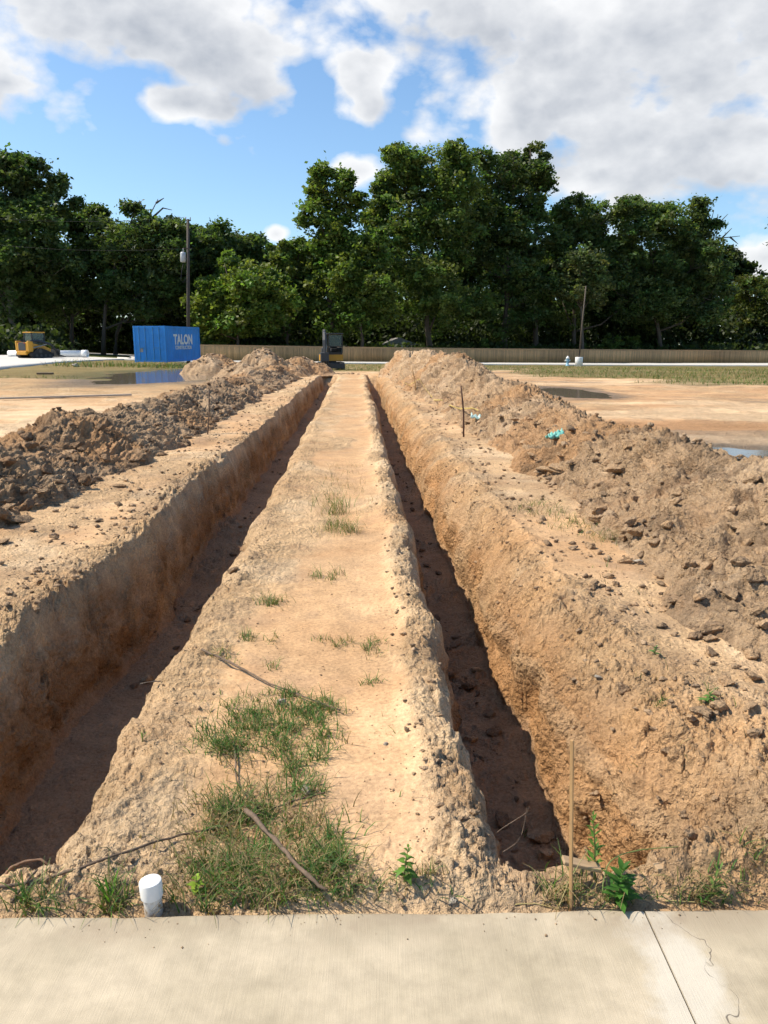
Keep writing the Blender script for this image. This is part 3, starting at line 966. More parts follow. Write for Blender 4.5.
# ---------------------------------------------------------------- grass (near)
def blades(name, P, Lh, Wd, lean, col, seg=3):
    """P (n,3) roots; builds curved blades as quads strips"""
    n = len(P)
    az = rng.uniform(0, 2 * math.pi, n); az2 = az + math.pi / 2 + rng.normal(0, 0.4, n)
    dirx, diry = np.cos(az), np.sin(az); wx, wy = np.cos(az2), np.sin(az2)
    Vs = []
    for k in range(seg + 1):
        t = k / seg
        hx = Lh * lean * t ** 1.6; hz = Lh * t * np.sqrt(np.clip(1 - (0.75 * lean * t) ** 2, 0.08, 1))
        c = P + np.stack([dirx * hx, diry * hx, hz], 1)
        w = Wd * (1 - t) ** 0.7 * 0.5 + 0.0004
        Vs.append(c - np.stack([wx * w, wy * w, 0 * w], 1)); Vs.append(c + np.stack([wx * w, wy * w, 0 * w], 1))
    Vs = np.stack(Vs, 1)                       # n, 2(seg+1), 3
    m = 2 * (seg + 1)
    base = (np.arange(n) * m)[:, None, None]
    q = np.array([[2 * k, 2 * k + 1, 2 * k + 3, 2 * k + 2] for k in range(seg)])[None]
    Fq = (base + q).reshape(-1, 4)
    return Vs.reshape(-1, 3), Fq, np.repeat(col, m, axis=0)


def gcol(n, dry):
    g = np.stack([rng.uniform(0.055, 0.12, n), rng.uniform(0.115, 0.20, n), rng.uniform(0.02, 0.04, n)], 1)
    d = np.array([0.30, 0.225, 0.11]) * rng.uniform(0.6, 1.25, (n, 1))
    m = (rng.random(n) < dry)[:, None]
    return np.where(m, d, g)


GV, GF, GC = [], [], []; goff = 0


def add_blades(P, L, W, lean, dry):
    global goff
    v, f, c = blades("g", P, L, W, lean, gcol(len(P), dry))
    GV.append(v); GF.append(f + goff); GC.append(c); goff += len(v)


def patch(pts, n_tufts, per, lo, hi, dry, spread=0.03, w=0.0035, poly_px=True):
    """tufts inside ellipses given in the photo (cx, cy, rx, ry) mapped on the ground"""
    for k in range(n_tufts):
        cx, cy, rx, ry = pts[rng.integers(0, len(pts))]
        a = rng.uniform(0, 6.28); r = math.sqrt(rng.random())
        p = gp(cx + rx * r * math.cos(a), min(cy + ry * r * math.sin(a), 913))
        n = max(2, int(per * rng.uniform(0.5, 1.5)))
        q = np.zeros((n, 3)); sp = spread * rng.uniform(0.5, 1.6)
        q[:, 0] = p[0] + rng.normal(0, sp, n); q[:, 1] = np.maximum(p[1] + rng.normal(0, sp, n), EDGE(p[0]) + 0.03 + 0.025 * rng.random(n))
        q[:, 2] = look(q[:, 0], q[:, 1]) - 0.004
        h = rng.uniform(0.6, 1.1)
        add_blades(q, rng.uniform(lo, hi, n) * h, rng.uniform(0.6, 1.3, n) * w, rng.uniform(0.45, 1.3, n), dry)


patch([(265, 712, 48, 22), (250, 735, 50, 22), (300, 742, 34, 24), (300, 775, 28, 20), (318, 712, 22, 12), (225, 750, 18, 8)], 180, 14, 0.03, 0.085, 0.15, 0.024)
patch([(250, 830, 60, 30), (270, 870, 70, 38), (215, 885, 45, 26), (245, 800, 45, 20), (320, 860, 25, 40)], 135, 13, 0.035, 0.10, 0.22, 0.024)
patch([(262, 890, 95, 18)], 38, 12, 0.05, 0.12, 0.3, 0.02)
patch([(250, 840, 80, 70)], 160, 7, 0.03, 0.11, 0.95, 0.06)
patch([(340, 530, 14, 5), (330, 508, 16, 8)], 26, 16, 0.10, 0.20, 0.45, 0.05)
patch([(345, 490, 30, 30)], 30, 8, 0.06, 0.14, 0.8, 0.08)
patch([(325, 575, 18, 4), (270, 603, 8, 3)], 18, 12, 0.05, 0.10, 0.4, 0.03)
patch([(270, 640, 30, 6), (335, 641, 22, 4), (378, 645, 14, 10), (370, 682, 8, 4), (268, 665, 10, 5), (220, 660, 20, 12)], 45, 10, 0.03, 0.075, 0.45, 0.02)
patch([(575, 525, 30, 10), (540, 510, 25, 8), (610, 535, 25, 6)], 55, 10, 0.06, 0.13, 0.55, 0.05)
patch([(660, 700, 6, 4), (708, 697, 10, 6)], 7, 9, 0.03, 0.06, 0.2, 0.012)
patch([(40, 905, 25, 8), (110, 900, 14, 8)], 22, 10, 0.05, 0.12, 0.3, 0.02)
patch([(720, 895, 35, 12), (690, 900, 40, 8), (745, 880, 20, 12)], 40, 6, 0.03, 0.09, 0.6, 0.02)
patch([(600, 895, 40, 12), (560, 895, 12, 12)], 26, 6, 0.04, 0.11, 0.5, 0.02)
patch([(395, 885, 40, 14), (345, 895, 20, 12)], 30, 8, 0.03, 0.07, 0.6, 0.02)
patch([(400, 470, 300, 60), (380, 760, 200, 100), (680, 700, 70, 60), (640, 560, 60, 40)], 60, 4, 0.03, 0.08, 0.75, 0.03)
o = link("grass", np_mesh("grass", np.concatenate(GV), np.concatenate(GF), col=np.concatenate(GC), attr="tint", smooth=False), M_GRASS)
tag(o, "green and dry grass growing in tufts on the bare soil between the trenches", "grass", kind="stuff")

# far grass on the verges
GV, GF, GC = [], [], []; goff = 0
idx = np.nonzero((g_all > 0.35) & (Y > 22) & (Y < 84) & (np.abs(X) < 0.62 * Y) & (p1 < 0.0))[0]
idx = rng.choice(idx, 9000)
P = V[idx] + np.stack([rng.normal(0, 0.1, len(idx)), rng.normal(0, 0.3, len(idx)), np.zeros(len(idx))], 1)
keep = ~((P[:, 0] < -8) & (P[:, 1] > 36) & (P[:, 0] / P[:, 1] < -0.30))
P = P[keep]
P = np.repeat(P, 3, axis=0) + rng.normal(0, 0.05, (len(P) * 3, 3)) * np.array([1, 1, 0])
add_blades(P, rng.uniform(0.05, 0.22, len(P)), np.full(len(P), 0.02), rng.uniform(0.2, 0.9, len(P)), 0.45)
# taller reedy fringe at the puddle before the container
ry = rng.uniform(50, 57, 1600); rx = rng.uniform(-22, -8.5, 1600); kk = (pud1(rx, ry) < 0.05)
P = np.stack([rx, ry, look(rx, ry)], 1)[kk]
add_blades(P, rng.uniform(0.15, 0.5, len(P)), np.full(len(P), 0.035), rng.uniform(0.2, 0.8, len(P)), 0.4)
o = link("grass", np_mesh("verge grass", np.concatenate(GV), np.concatenate(GF), col=np.concatenate(GC), attr="tint", smooth=False), M_GRASS)
tag(o, "short grass on the far verges before the fence and round the puddle", "grass", kind="stuff")

# ---------------------------------------------------------------- weeds
def leaf_shape(bm, base, direction, length, width, droop=0.3, lay=None, col=(0.09, 0.18, 0.03)):
    d = Vector(direction).normalized()
    sidev = d.cross(Vector((0, 0, 1)))
    if sidev.length < 1e-3: sidev = Vector((1, 0, 0))
    sidev.normalize(); upv = sidev.cross(d)
    prof = [0.12, 0.75, 1.0, 0.8, 0.4, 0.03]
    prev = None
    for i, w in enumerate(prof):
        t = i / (len(prof) - 1)
        c = Vector(base) + d * length * t - Vector((0, 0, 1)) * droop * length * t * t
        l = bm.verts.new(c - sidev * w * width / 2 + upv * 0.12 * width * w); m = bm.verts.new(c); r = bm.verts.new(c + sidev * w * width / 2 + upv * 0.12 * width * w)
        for v in (l, m, r): v[lay] = (*col, 1)
        if prev:
            bm.faces.new((prev[0], prev[1], m, l)); bm.faces.new((prev[1], prev[2], r, m))
        prev = (l, m, r)


M_STEM = plain("weed stem", (0.16, 0.17, 0.05), 0.6)


def weed(px, py, height, n, ll, lw, label, col=(0.085, 0.19, 0.03), stem_lean=(0.05, 0), top_tight=0.6, droop=0.35, seed=1, up0=0.3):
    r = random.Random(seed)
    p = surf(px, py)
    if p[1] < EDGE(p[0]) + 0.01: p[1] = EDGE(p[0]) + 0.012
    root = empty("weed", tuple(p), 0, label, "weed")
    stem = [(stem_lean[0] * t * t * height, stem_lean[1] * t * t * height, height * t - 0.01) for t in np.linspace(0, 1, 7)]
    MB().tube(stem, list(np.linspace(0.0032, 0.0012, 7)), 6).build("stem", M_STEM, root, True)
    bm = bmesh.new(); lay = bm.verts.layers.float_color.new("tint")
    for k in range(n):
        t = 0.15 + 0.85 * (k + 0.5) / n
        a = k * 2.4 + r.uniform(-0.4, 0.4)
        up = up0 + (0.9 if t > 0.85 else 0.0) + r.uniform(-0.15, 0.25)
        b = (stem_lean[0] * t * t * height, stem_lean[1] * t * t * height, height * t - 0.01)
        s = (1 - top_tight * (t - 0.15)) * r.uniform(0.75, 1.15)
        v = r.uniform(0.7, 1.35)
        leaf_shape(bm, b, (math.cos(a), math.sin(a), up), ll * s, lw * s, droop, lay, (col[0] * v, col[1] * v, col[2] * v))
    me = bpy.data.meshes.new("foliage"); bm.to_mesh(me); bm.free()
    link("foliage", me, M_GRASS, root, True)
    return root


weed(618, 903, 0.13, 30, 0.08, 0.030, "bushy green weed with broad leaves growing at the slab edge beside the stake", (0.06, 0.16, 0.025), seed=3, droop=0.2, up0=0.45)
weed(594, 880, 0.235, 34, 0.045, 0.014, "tall narrow green weed rising right behind the wooden stake", (0.10, 0.21, 0.03), (-0.08, 0), seed=4, droop=0.1, up0=0.7)
weed(404, 882, 0.125, 20, 0.05, 0.021, "upright leafy weed on bare soil near the middle of the slab edge", (0.10, 0.20, 0.03), (0.1, 0), seed=5, droop=0.5)
weed(197, 893, 0.075, 9, 0.04, 0.030, "pale yellowish green weed with rounded leaves in the grass beside white pipe", (0.22, 0.33, 0.03), seed=6)
weed(710, 900, 0.12, 18, 0.05, 0.012, "thin grassy weed by the slab near the right frame edge", (0.11, 0.18, 0.04), (0.2, 0), seed=7, droop=0.2, up0=0.8)
weed(708, 703, 0.06, 14, 0.07, 0.026, "small lone green weed on dry soil of right bank", (0.10, 0.19, 0.04), (0.1, 0), seed=8)
weed(655, 652, 0.05, 9, 0.055, 0.02, "small dark weed sprouting amid clods of the right bank", (0.08, 0.16, 0.04), seed=9)
weed(110, 907, 0.06, 10, 0.11, 0.010, "tuft of bright green upright blades left of the white pipe", (0.12, 0.26, 0.03), seed=10, droop=0.05, up0=1.6)
weed(525, 838, 0.05, 5, 0.05, 0.008, "tiny sprig at the near end of the right trench", (0.12, 0.16, 0.04), seed=11, droop=0.1, up0=1.2)
weed(143, 742, 0.05, 6, 0.06, 0.007, "small green sprig on the edge above the left trench", (0.11, 0.2, 0.03), seed=12, droop=0.1, up0=0.9)

M_STRAW = plain("dry stalk", (0.34, 0.27, 0.11), 0.7)
M_GSTALK = plain("green stalk", (0.16, 0.20, 0.05), 0.6)


def stalk(pts_px, r, mat, label, name="grass_stalk", cat="stalk", lifts=None, up=0.0):
    pts = []
    for i, (a, b) in enumerate(pts_px):
        if lifts is not None and lifts[i] is not None:
            # a point hanging above the soil: on the view ray at interpolated distance
            pts.append(at(a, b, lifts[i]))
        else:
            p = surf(a, b); pts.append(p + np.array([0, 0, r + up]))
    # smooth
    P = [np.array(p) for p in pts]
    out = []
    for i in range(len(P) - 1):
        p0 = P[max(i - 1, 0)]; p1_ = P[i]; p2_ = P[i + 1]; p3_ = P[min(i + 2, len(P) - 1)]
        for t in np.linspace(0, 1, 7)[:-1]:
            out.append(0.5 * ((2 * p1_) + (-p0 + p2_) * t + (2 * p0 - 5 * p1_ + 4 * p2_ - p3_) * t * t + (-p0 + 3 * p1_ - 3 * p2_ + p3_) * t ** 3))
    out.append(P[-1])
    j = np.array(out); j[:, :] += rng.normal(0, r * 0.22, j.shape)
    o = MB().tube([tuple(q) for q in j], list(r * np.linspace(1.0, 0.55, len(j)) * (1 + 0.12 * rng.normal(size=len(j)))), 7).build(name, mat, None, True)
    return tag(o, label, cat)


stalk([(602, 893), (610, 862), (640, 850), (690, 846)], 0.0022, M_GSTALK, "long arching green stalk bending right over the board by the stake", lifts=[1.97, 2.02, 2.06, 2.10])
stalk([(515, 905), (535, 903), (560, 910)], 0.0022, M_STRAW, "pale dry stalk lying at the slab edge left of the stake")
stalk([(558, 909), (570, 880), (588, 850)], 0.002, M_STRAW, "yellowish stalk leaning past the foot of the wooden stake", lifts=[1.935, 1.98, 2.03])
stalk([(665, 903), (690, 904), (715, 906)], 0.0028, M_STRAW, "pale dry stalk lying by the slab edge right of the bushy weed")

# ---------------------------------------------------------------- sticks, stakes, boards, pipe
def bark_mat(name, rgb):
    m, nt, b = new_mat(name)
    tc = N(nt, "ShaderNodeNewGeometry").outputs["Position"]
    n = noise(nt, tc, 45, 5, 0.7)
    c = mixc(nt, mrange(nt, n, 0.3, 0.7, 0, 1), tuple(0.5 * q for q in rgb), tuple(1.2 * q for q in rgb))
    nt.links.new(c, b.inputs["Base Color"]); b.inputs["Roughness"].default_value = 0.85
    bump(nt, b, noise(nt, tc, 130, 4, 0.7), 0.6, 0.004)
    return m


M_STICK = bark_mat("stick bark", (0.17, 0.115, 0.075))
M_ROOT = bark_mat("root bark", (0.26, 0.15, 0.085))
M_BARK = bark_mat("tree bark", (0.10, 0.078, 0.058))
M_BARKP = bark_mat("pale tree bark", (0.26, 0.21, 0.16))

stalk([(-8, 888), (45, 879), (110, 862), (170, 842), (230, 828), (285, 808), (325, 796)], 0.0052, M_STICK, "long thin branch lying from the left trench end across the grass", "branch", "branch",
      lifts=[1.99, 2.03, None, None, None, None, None], up=0.012)
stalk([(246, 824), (275, 855), (300, 884), (327, 909)], 0.0085, M_STICK, "thick short stick with a pale cut end in the front grass", "stick", "stick", up=0.05)
stalk([(203, 652), (240, 668), (270, 686), (305, 700), (340, 714)], 0.006, M_STICK, "thin dark branch lying across the top of the grass patch", "branch", "branch", up=0.012)
stalk([(234, 745), (236, 760), (238, 788), (258, 812)], 0.004, M_STICK, "crooked dark twig at the left edge of the grass patch", "twig", "twig", up=0.012)
stalk([(2, 880), (14, 866), (38, 860), (52, 868), (57, 877)], 0.005, M_ROOT, "reddish root curling up over the left trench end", "root", "root", lifts=[2.10, 2.12, 2.14, 2.13, 2.12])
stalk([(0, 919), (18, 893), (38, 869)], 0.0055, M_STICK, "dark stick leaning at the left corner of the slab", "stick", "stick", lifts=[1.93, 1.98, 2.05])
stalk([(497, 832), (512, 822), (527, 812), (528, 806)], 0.0014, M_STICK, "dry forked twig sticking up at the near end of right trench", "twig", "twig", lifts=[2.16, 2.16, 2.16, 2.16])
stalk([(503, 852), (520, 838), (527, 808)], 0.0013, M_STICK, "thin bent twig joining the forked one at the near end of right trench", "twig", "twig", lifts=[2.12, 2.13, 2.155])
stalk([(160, 680), (148, 682), (140, 684)], 0.003, M_BARKP, "pale bare stick poking out over the left trench edge", "stick", "stick", lifts=[None, 3.42, 3.4])
stalk([(505, 598), (540, 603), (565, 606)], 0.004, M_STICK, "thin dry stem on the crumbled rim of the right trench", "stem", "twig") if False else None


def wood_mat(name, rgb, s=1.0):
    m, nt, b = new_mat(name)
    tc = N(nt, "ShaderNodeTexCoord").outputs["Object"]
    mp = N(nt, "ShaderNodeMapping"); mp.inputs["Scale"].default_value = (60 * s, 60 * s, 2.5 * s); nt.links.new(tc, mp.inputs["Vector"])
    g = noise(nt, mp.outputs[0], 1.0, 5, 0.65)
    c = mixc(nt, mrange(nt, g, 0.25, 0.75, 0, 1), tuple(0.7 * q for q in rgb), tuple(1.2 * q for q in rgb))
    c = mixc(nt, mrange(nt, noise(nt, tc, 9, 4), 0.5, 0.75, 0, 0.4), c, (0.22, 0.16, 0.11))
    nt.links.new(c, b.inputs["Base Color"]); b.inputs["Roughness"].default_value = 0.8
    bump(nt, b, g, 0.4, 0.002)
    return m


M_LATH = wood_mat("lath wood", (0.50, 0.30, 0.13))
M_BOARD = wood_mat("board wood", (0.40, 0.27, 0.15))

# the tall wooden stake at the slab edge
b0 = np.array([0.551, EDGE(0.55) + 0.028, -0.12]); tp = at(572, 740, 1.965)
hgt = tp[2] - b0[2]
lean = Vector((tp - b0)).to_track_quat('Z', 'Y')
mb = MB(); mb.box((0, 0, hgt / 2), (0.0095, 0.0095, hgt), bev=0.001)
o = mb.build("wooden_stake", M_LATH); o.location = tuple(b0); o.rotation_euler = lean.to_euler()
tag(o, "tall slim wooden stake standing at the slab edge beside the right trench", "stake")


def rod(px0, py0, px1, py1, r, mat, label, name="survey_stake", cat="stake", bend=0.02):
    p = surf(px0, py0); D = p[1]
    q = at(px1, py1, D)
    mid = (p + q) / 2 + np.array([bend, 0, 0])
    p[2] -= 0.1
    o = MB().tube([tuple(p), tuple(p * 0.5 + mid * 0.5), tuple(mid), tuple(mid * 0.5 + q * 0.5), tuple(q)], [r, r, r * 0.95, r * 0.9, r * 0.85], 8).build(name, mat, None, True)
    return tag(o, label, cat)


M_RUST = plain("rusty steel", (0.10, 0.05, 0.03), 0.8, 0.2, 0.3, 40)
rod(464, 434, 461, 386, 0.016, M_RUST, "bent rusty rod standing upright at the foot of the right heap", "steel_rod", "rod", 0.02)
rod(208, 431, 209, 389, 0.012, M_STICK, "thin dark stake standing at the foot of the left heap")
rod(413, 387, 412, 368, 0.018, M_LATH, "small distant stake near the yellow tape on the right heap")
rod(508, 385, 508, 366, 0.02, M_STICK, "short dark stake far beyond the right heap crest") if False else None

# board lying behind the right weed
p = np.array([0.66, 2.055, look(0.66, 2.055)]); p2_ = surf(775, 856)
pa = at(655, 868, 2.05); pb = at(790, 852, 2.14)
d = Vector(pb - pa); mb = MB(); mb.box((0, 0, 0), (0.030, 0.014, d.length), bev=0.002)
o = mb.build("board", M_BOARD); o.location = tuple((pa + pb) / 2 + np.array([0, 0, 0.0])); o.rotation_euler = d.to_track_quat('Z', 'Y').to_euler()
tag(o, "weathered wooden board lying on soil behind the right end of the slab", "board")
pa = at(563, 860, 2.03); pb = at(600, 868, 2.03)
d = Vector(pb - pa); mb = MB(); mb.box((0, 0, 0), (0.035, 0.012, d.length), bev=0.002)
o = mb.build("board", M_BOARD); o.location = tuple((pa + pb) / 2); o.rotation_euler = d.to_track_quat('Z', 'Y').to_euler()
tag(o, "short offcut of board behind the foot of wooden stake", "board")
# long thin form board on the left flat
M_GREYB = wood_mat("grey board", (0.42, 0.36, 0.29))
pa = surf(-25, 398); pb = surf(132, 393.5)
d = Vector(pb - pa); mb = MB(); mb.box((0, 0, 0), (0.14, 0.05, d.length), bev=0.004)
o = mb.build("form_board", M_GREYB); o.location = tuple((pa + pb) / 2 + np.array([0, 0, 0.05])); o.rotation_euler = d.to_track_quat('Z', 'Y').to_euler()
tag(o, "long pale board lying flat on the ground behind left heap", "board")
pa = surf(48, 372); mb = MB(); mb.box((0, 0, 0.07), (0.75, 0.25, 0.09), bev=0.01)
o = mb.build("plank", M_STICK); o.location = tuple(pa); tag(o, "short dark plank lying on the grassy ground before the concrete pad", "plank")

# white capped pipe
M_PVC = plain("white pvc", (0.78, 0.77, 0.74), 0.35, 0, 0.04, 30)
M_PVCD, _nt, _b = new_mat("scuffed white pvc")
_g = N(_nt, "ShaderNodeTexCoord").outputs["Object"]
_sp = N(_nt, "ShaderNodeSeparateXYZ"); _nt.links.new(_g, _sp.inputs[0])
_m = math_n(_nt, 'ADD', mrange(_nt, _sp.outputs[2], 0.11, 0.17, 0.75, 0.1), mrange(_nt, noise(_nt, _g, 45, 5, 0.7), 0.5, 0.68, -0.25, 0.6), True)
_nt.links.new(mixc(_nt, _m, (0.72, 0.71, 0.67), (0.34, 0.25, 0.16)), _b.inputs["Base Color"]); _b.inputs["Roughness"].default_value = 0.45
bp = np.array([gp(151, 917)[0], EDGE(-0.68) + 0.036, 0.0])
tpz = at(148, 881, bp[1])[2]
root = empty("capped_pipe", (bp[0], bp[1], -0.12), 0, "white plastic pipe stub with domed cap standing at the slab edge", "pipe")
hz = tpz + 0.12
MB().lathe([(0.0262, 0), (0.0262, hz - 0.01)], 32).build("pipe", M_PVCD, root, True)
cap = MB().lathe([(0.0266, hz - 0.052), (0.0316, hz - 0.050), (0.0324, hz - 0.006), (0.0308, hz - 0.0015), (0.0255, hz + 0.001), (0.015, hz + 0.0025), (0.001, hz + 0.003)], 36).build("cap", M_PVC, root, True)
for o in root.children:
    md = o.modifiers.new("edge", 'EDGE_SPLIT'); md.split_angle = R(25)
root.rotation_euler = (R(-1), R(-3), 0)
# plastic rags and tape
def rag(px, py, L, W, mat, label, name="plastic_rag", rz=0.4, seed=0):
    p = surf(px, py)
    n, m = 16, 10
    gx, gy = np.meshgrid(np.linspace(-0.5, 0.5, n), np.linspace(-0.5, 0.5, m)); gx = gx.ravel(); gy = gy.ravel()
    wz = 0.05 * vn2(gx * 5 + seed, gy * 5, seed) + 0.025 * vn2(gx * 11, gy * 11 + seed, seed + 1)
    x = gx * L * (1 + 0.2 * vn2(gy * 3, gx, seed + 2)); y = gy * W * (1 + 0.4 * vn2(gx * 3, gy, seed + 3))
    ca, sa = math.cos(rz), math.sin(rz)
    # drape along the slope facing the camera
    Pp = np.stack([p[0] + x * ca - y * sa * 0.6, p[1] - 0.03 + y * 0.8 + x * sa * 0.3, p[2] + 0.05 + y * 0.55 + x * sa * 0.5 + wz], 1)
    o = link(name, np_mesh(name, Pp, grid_faces(m, n)), mat)
    md = o.modifiers.new("thick", 'SOLIDIFY'); md.thickness = 0.004
    return tag(o, label, "rag")


M_TEAL = plain("teal plastic", (0.16, 0.46, 0.40), 0.45, 0, 0.2, 12)
M_TEALP = plain("pale teal plastic", (0.45, 0.62, 0.58), 0.45, 0, 0.2, 12)
rag(554, 438, 0.24, 0.10, M_TEAL, "teal plastic rag half buried on the slope of right heap", rz=0.5, seed=1)
rag(475, 418, 0.20, 0.10, M_TEALP, "pale blue plastic scrap lying near the rusty rod", rz=-0.2, seed=2)
M_TAPE = plain("yellow tape", (0.50, 0.37, 0.10), 0.5, 0, 0.3, 12)


def tape(pxs, label, w=0.03, lift=0.015):
    pts = [surf(a, b) + np.array([0, 0, lift + 0.03 * rng.random()]) for a, b in pxs]
    P = []
    for i in range(len(pts) - 1):
        for t in np.linspace(0, 1, 6)[:-1]: P.append(pts[i] * (1 - t) + pts[i + 1] * t)
    P.append(pts[-1]); P = np.array(P)
    tw = np.linspace(0, 14, len(P))
    a = np.stack([np.cos(tw) * 0.3, 0.5 * np.sin(tw), 0.8 + 0 * tw], 1) * w / 2
    Vv = np.empty((2 * len(P), 3)); Vv[0::2] = P - a; Vv[1::2] = P + a
    q = np.array([[2 * i, 2 * i + 2, 2 * i + 3, 2 * i + 1] for i in range(len(P) - 1)])
    o = link("caution_tape", np_mesh("caution_tape", Vv, q), M_TAPE)
    md = o.modifiers.new("thick", 'SOLIDIFY'); md.thickness = 0.002
    tag(o, label, "tape")


tape([(398, 364), (397, 372), (401, 381), (409, 384), (416, 379), (424, 390), (432, 398), (440, 400)], "yellow plastic tape in a loose loop on the far right bank")
tape([(448, 404), (458, 408), (470, 407), (478, 410)], "short length of yellow tape lying by the rusty rod")

# ---------------------------------------------------------------- concrete pad, road
M_PAD = plain("pale concrete", (0.56, 0.53, 0.48), 0.85, 0, 0.08, 0.6)


def sheet(name, poly, lift, nsub=30, mat=M_PAD):
    """quad poly (4 corners a,b,c,d) draped over the far terrain"""
    a, b, c, d = [np.array(p, float) for p in poly]
    s, t = np.meshgrid(np.linspace(0, 1, nsub), np.linspace(0, 1, nsub)); s = s.ravel()[:, None]; t = t.ravel()[:, None]
    P = (a * (1 - s) + b * s) * (1 - t) + (d * (1 - s) + c * s) * t
    z = base_z(P[:, 0], P[:, 1]) + lift
    top = np.stack([P[:, 0], P[:, 1], z], 1)
    o = link(name, np_mesh(name, top, grid_faces(nsub, nsub)), mat)
    md = o.modifiers.new("thick", 'SOLIDIFY'); md.thickness = 0.25; md.offset = -1
    return tag(o, kind="structure")


def gxy(px, py, zfun=True):
    z = 0.0
    for _ in range(30):
        p = gp(px, py, z); z = float(base_z(np.array([p[0]]), np.array([p[1]]))[0])
    return p[:2]


pa, pb = gxy(-60, 375), gxy(134, 359.5)
pc = np.array([-23.5, 79.0]); pd = np.array([-70.0, 79.0])
sheet("concrete_pad", (pa, pb, pc, pd), 0.10)
FA = np.array([-22.5, 91.0]); FB = np.array([70.0, 123.0])       # fence line
fd = (FB - FA) / np.linalg.norm(FB - FA); fn = np.array([fd[1], -fd[0]])
sheet("road", (FA - fd * 8 + fn * 13, FB + fd * 30 + fn * 13, FB + fd * 30 + fn * 4.5, FA - fd * 8 + fn * 4.5), 0.12, 60)

# ---------------------------------------------------------------- fence
def fence_mat():
    m, nt, b = new_mat("fence boards")
    a = N(nt, "ShaderNodeAttribute", attribute_name="tint").outputs["Color"]
    g = N(nt, "ShaderNodeNewGeometry").outputs["Position"]
    mp = N(nt, "ShaderNodeMapping"); mp.inputs["Scale"].default_value = (14, 14, 1.2); nt.links.new(g, mp.inputs["Vector"])
    f = mrange(nt, noise(nt, mp.outputs[0], 1, 5, 0.7), 0.3, 0.7, 0.75, 1.2)
    nt.links.new(mixc(nt, 1.0, a, f, 'MULTIPLY'), b.inputs["Base Color"]); b.inputs["Roughness"].default_value = 0.85
    return m


M_FENCE = fence_mat()
M_RAIL = wood_mat("fence rail", (0.60, 0.37, 0.19))
root = empty("board_fence", (0, 0, 0), 0, "long brown board fence with cap rail running below the trees", "fence")
Lf = float(np.linalg.norm(FB - FA)); nb = int(Lf / 0.15)
Vb, Fb, Cb = [], [], []
cube = np.array([[-1, -1, 0], [1, -1, 0], [1, 1, 0], [-1, 1, 0], [-1, -1, 1], [1, -1, 1], [1, 1, 1], [-1, 1, 1]], float)
cf = np.array([[0, 3, 2, 1], [4, 5, 6, 7], [0, 1, 5, 4], [1, 2, 6, 5], [2, 3, 7, 6], [3, 0, 4, 7]])
for i in range(nb):
    s = (i + 0.5) * Lf / nb
    c = FA + fd * s
    z0 = float(base_z(np.array([c[0]]), np.array([c[1]]))[0])
    h = 1.80 + rng.normal(0, 0.006)
    loc = cube * np.array([0.0715, 0.010, 1]); loc[:, 2] = z0 + np.where(cube[:, 2] > 0, h, -0.05)
    w = np.empty((8, 3)); w[:, 0] = c[0] + loc[:, 0] * fd[0] + loc[:, 1] * fn[0]; w[:, 1] = c[1] + loc[:, 0] * fd[1] + loc[:, 1] * fn[1]; w[:, 2] = loc[:, 2]
    Vb.append(w); Fb.append(cf + 8 * i)
    big_v = 1 + 0.22 * math.sin(s * 0.35) * math.sin(s * 0.13 + 1)
    Cb.append(np.tile(np.array([0.66, 0.375, 0.165]) * rng.uniform(0.8, 1.15) * big_v, (8, 1)))
link("board_panel", np_mesh("board_panel", np.concatenate(Vb), np.concatenate(Fb), col=np.concatenate(Cb), attr="tint", smooth=False), M_FENCE, root)
npst = int(Lf / 2.4)
cap_pts = []
for i in range(npst + 1):
    c = FA + fd * (Lf * i / npst); z0 = float(base_z(np.array([c[0]]), np.array([c[1]]))[0]); cap_pts.append((c[0], c[1], z0))
ang = math.atan2(fd[1], fd[0])
mb = MB()
for i in range(npst):
    a = Vector(cap_pts[i]); b = Vector(cap_pts[i + 1]); mid = (a + b) / 2; d = b - a
    rot = d.to_track_quat('X', 'Z').to_matrix()
    mb.box(mid + Vector((0, 0, 1.83)), (d.length - 0.002, 0.14, 0.04), rot)
    mb.box(mid + Vector((fn[0] * 0.022, fn[1] * 0.022, 1.74)), (d.length - 0.002, 0.02, 0.13), rot)
    mb.box(mid + Vector((-fn[0] * 0.04, -fn[1] * 0.04, 0.4)), (d.length - 0.002, 0.04, 0.09), rot)
mb.build("cap_rail", M_RAIL, root)
pm = None
for i in range(npst + 1):
    if pm is None:
        o = MB().box((0, 0, 0.9), (0.09, 0.09, 1.84)).build("post", M_RAIL, root); pm = o.data
    else:
        o = bpy.data.objects.new("post", pm); COL.objects.link(o); o.parent = root
    o.location = (cap_pts[i][0] - fn[0] * 0.075, cap_pts[i][1] - fn[1] * 0.075, cap_pts[i][2] - 0.06); o.rotation_euler = (0, 0, ang)

# ---------------------------------------------------------------- shipping container
def paint(name, rgb, rough=0.45, var=0.15, rust=0.25):
    m, nt, b = new_mat(name)
    tc = N(nt, "ShaderNodeTexCoord").outputs["Object"]
    n = noise(nt, tc, 1.5, 6, 0.65)
    c = mixc(nt, 1.0, rgb, mrange(nt, n, 0.3, 0.7, 1 - var, 1 + var), 'MULTIPLY')
    mp = N(nt, "ShaderNodeMapping"); mp.inputs["Scale"].default_value = (3, 3, 0.5); nt.links.new(tc, mp.inputs["Vector"])
    r = mrange(nt, noise(nt, mp.outputs[0], 2.5, 6, 0.7), 0.62, 0.72, 0, rust)
    c = mixc(nt, r, c, (0.12, 0.055, 0.025))
    nt.links.new(c, b.inputs["Base Color"]); b.inputs["Roughness"].default_value = rough
    return m


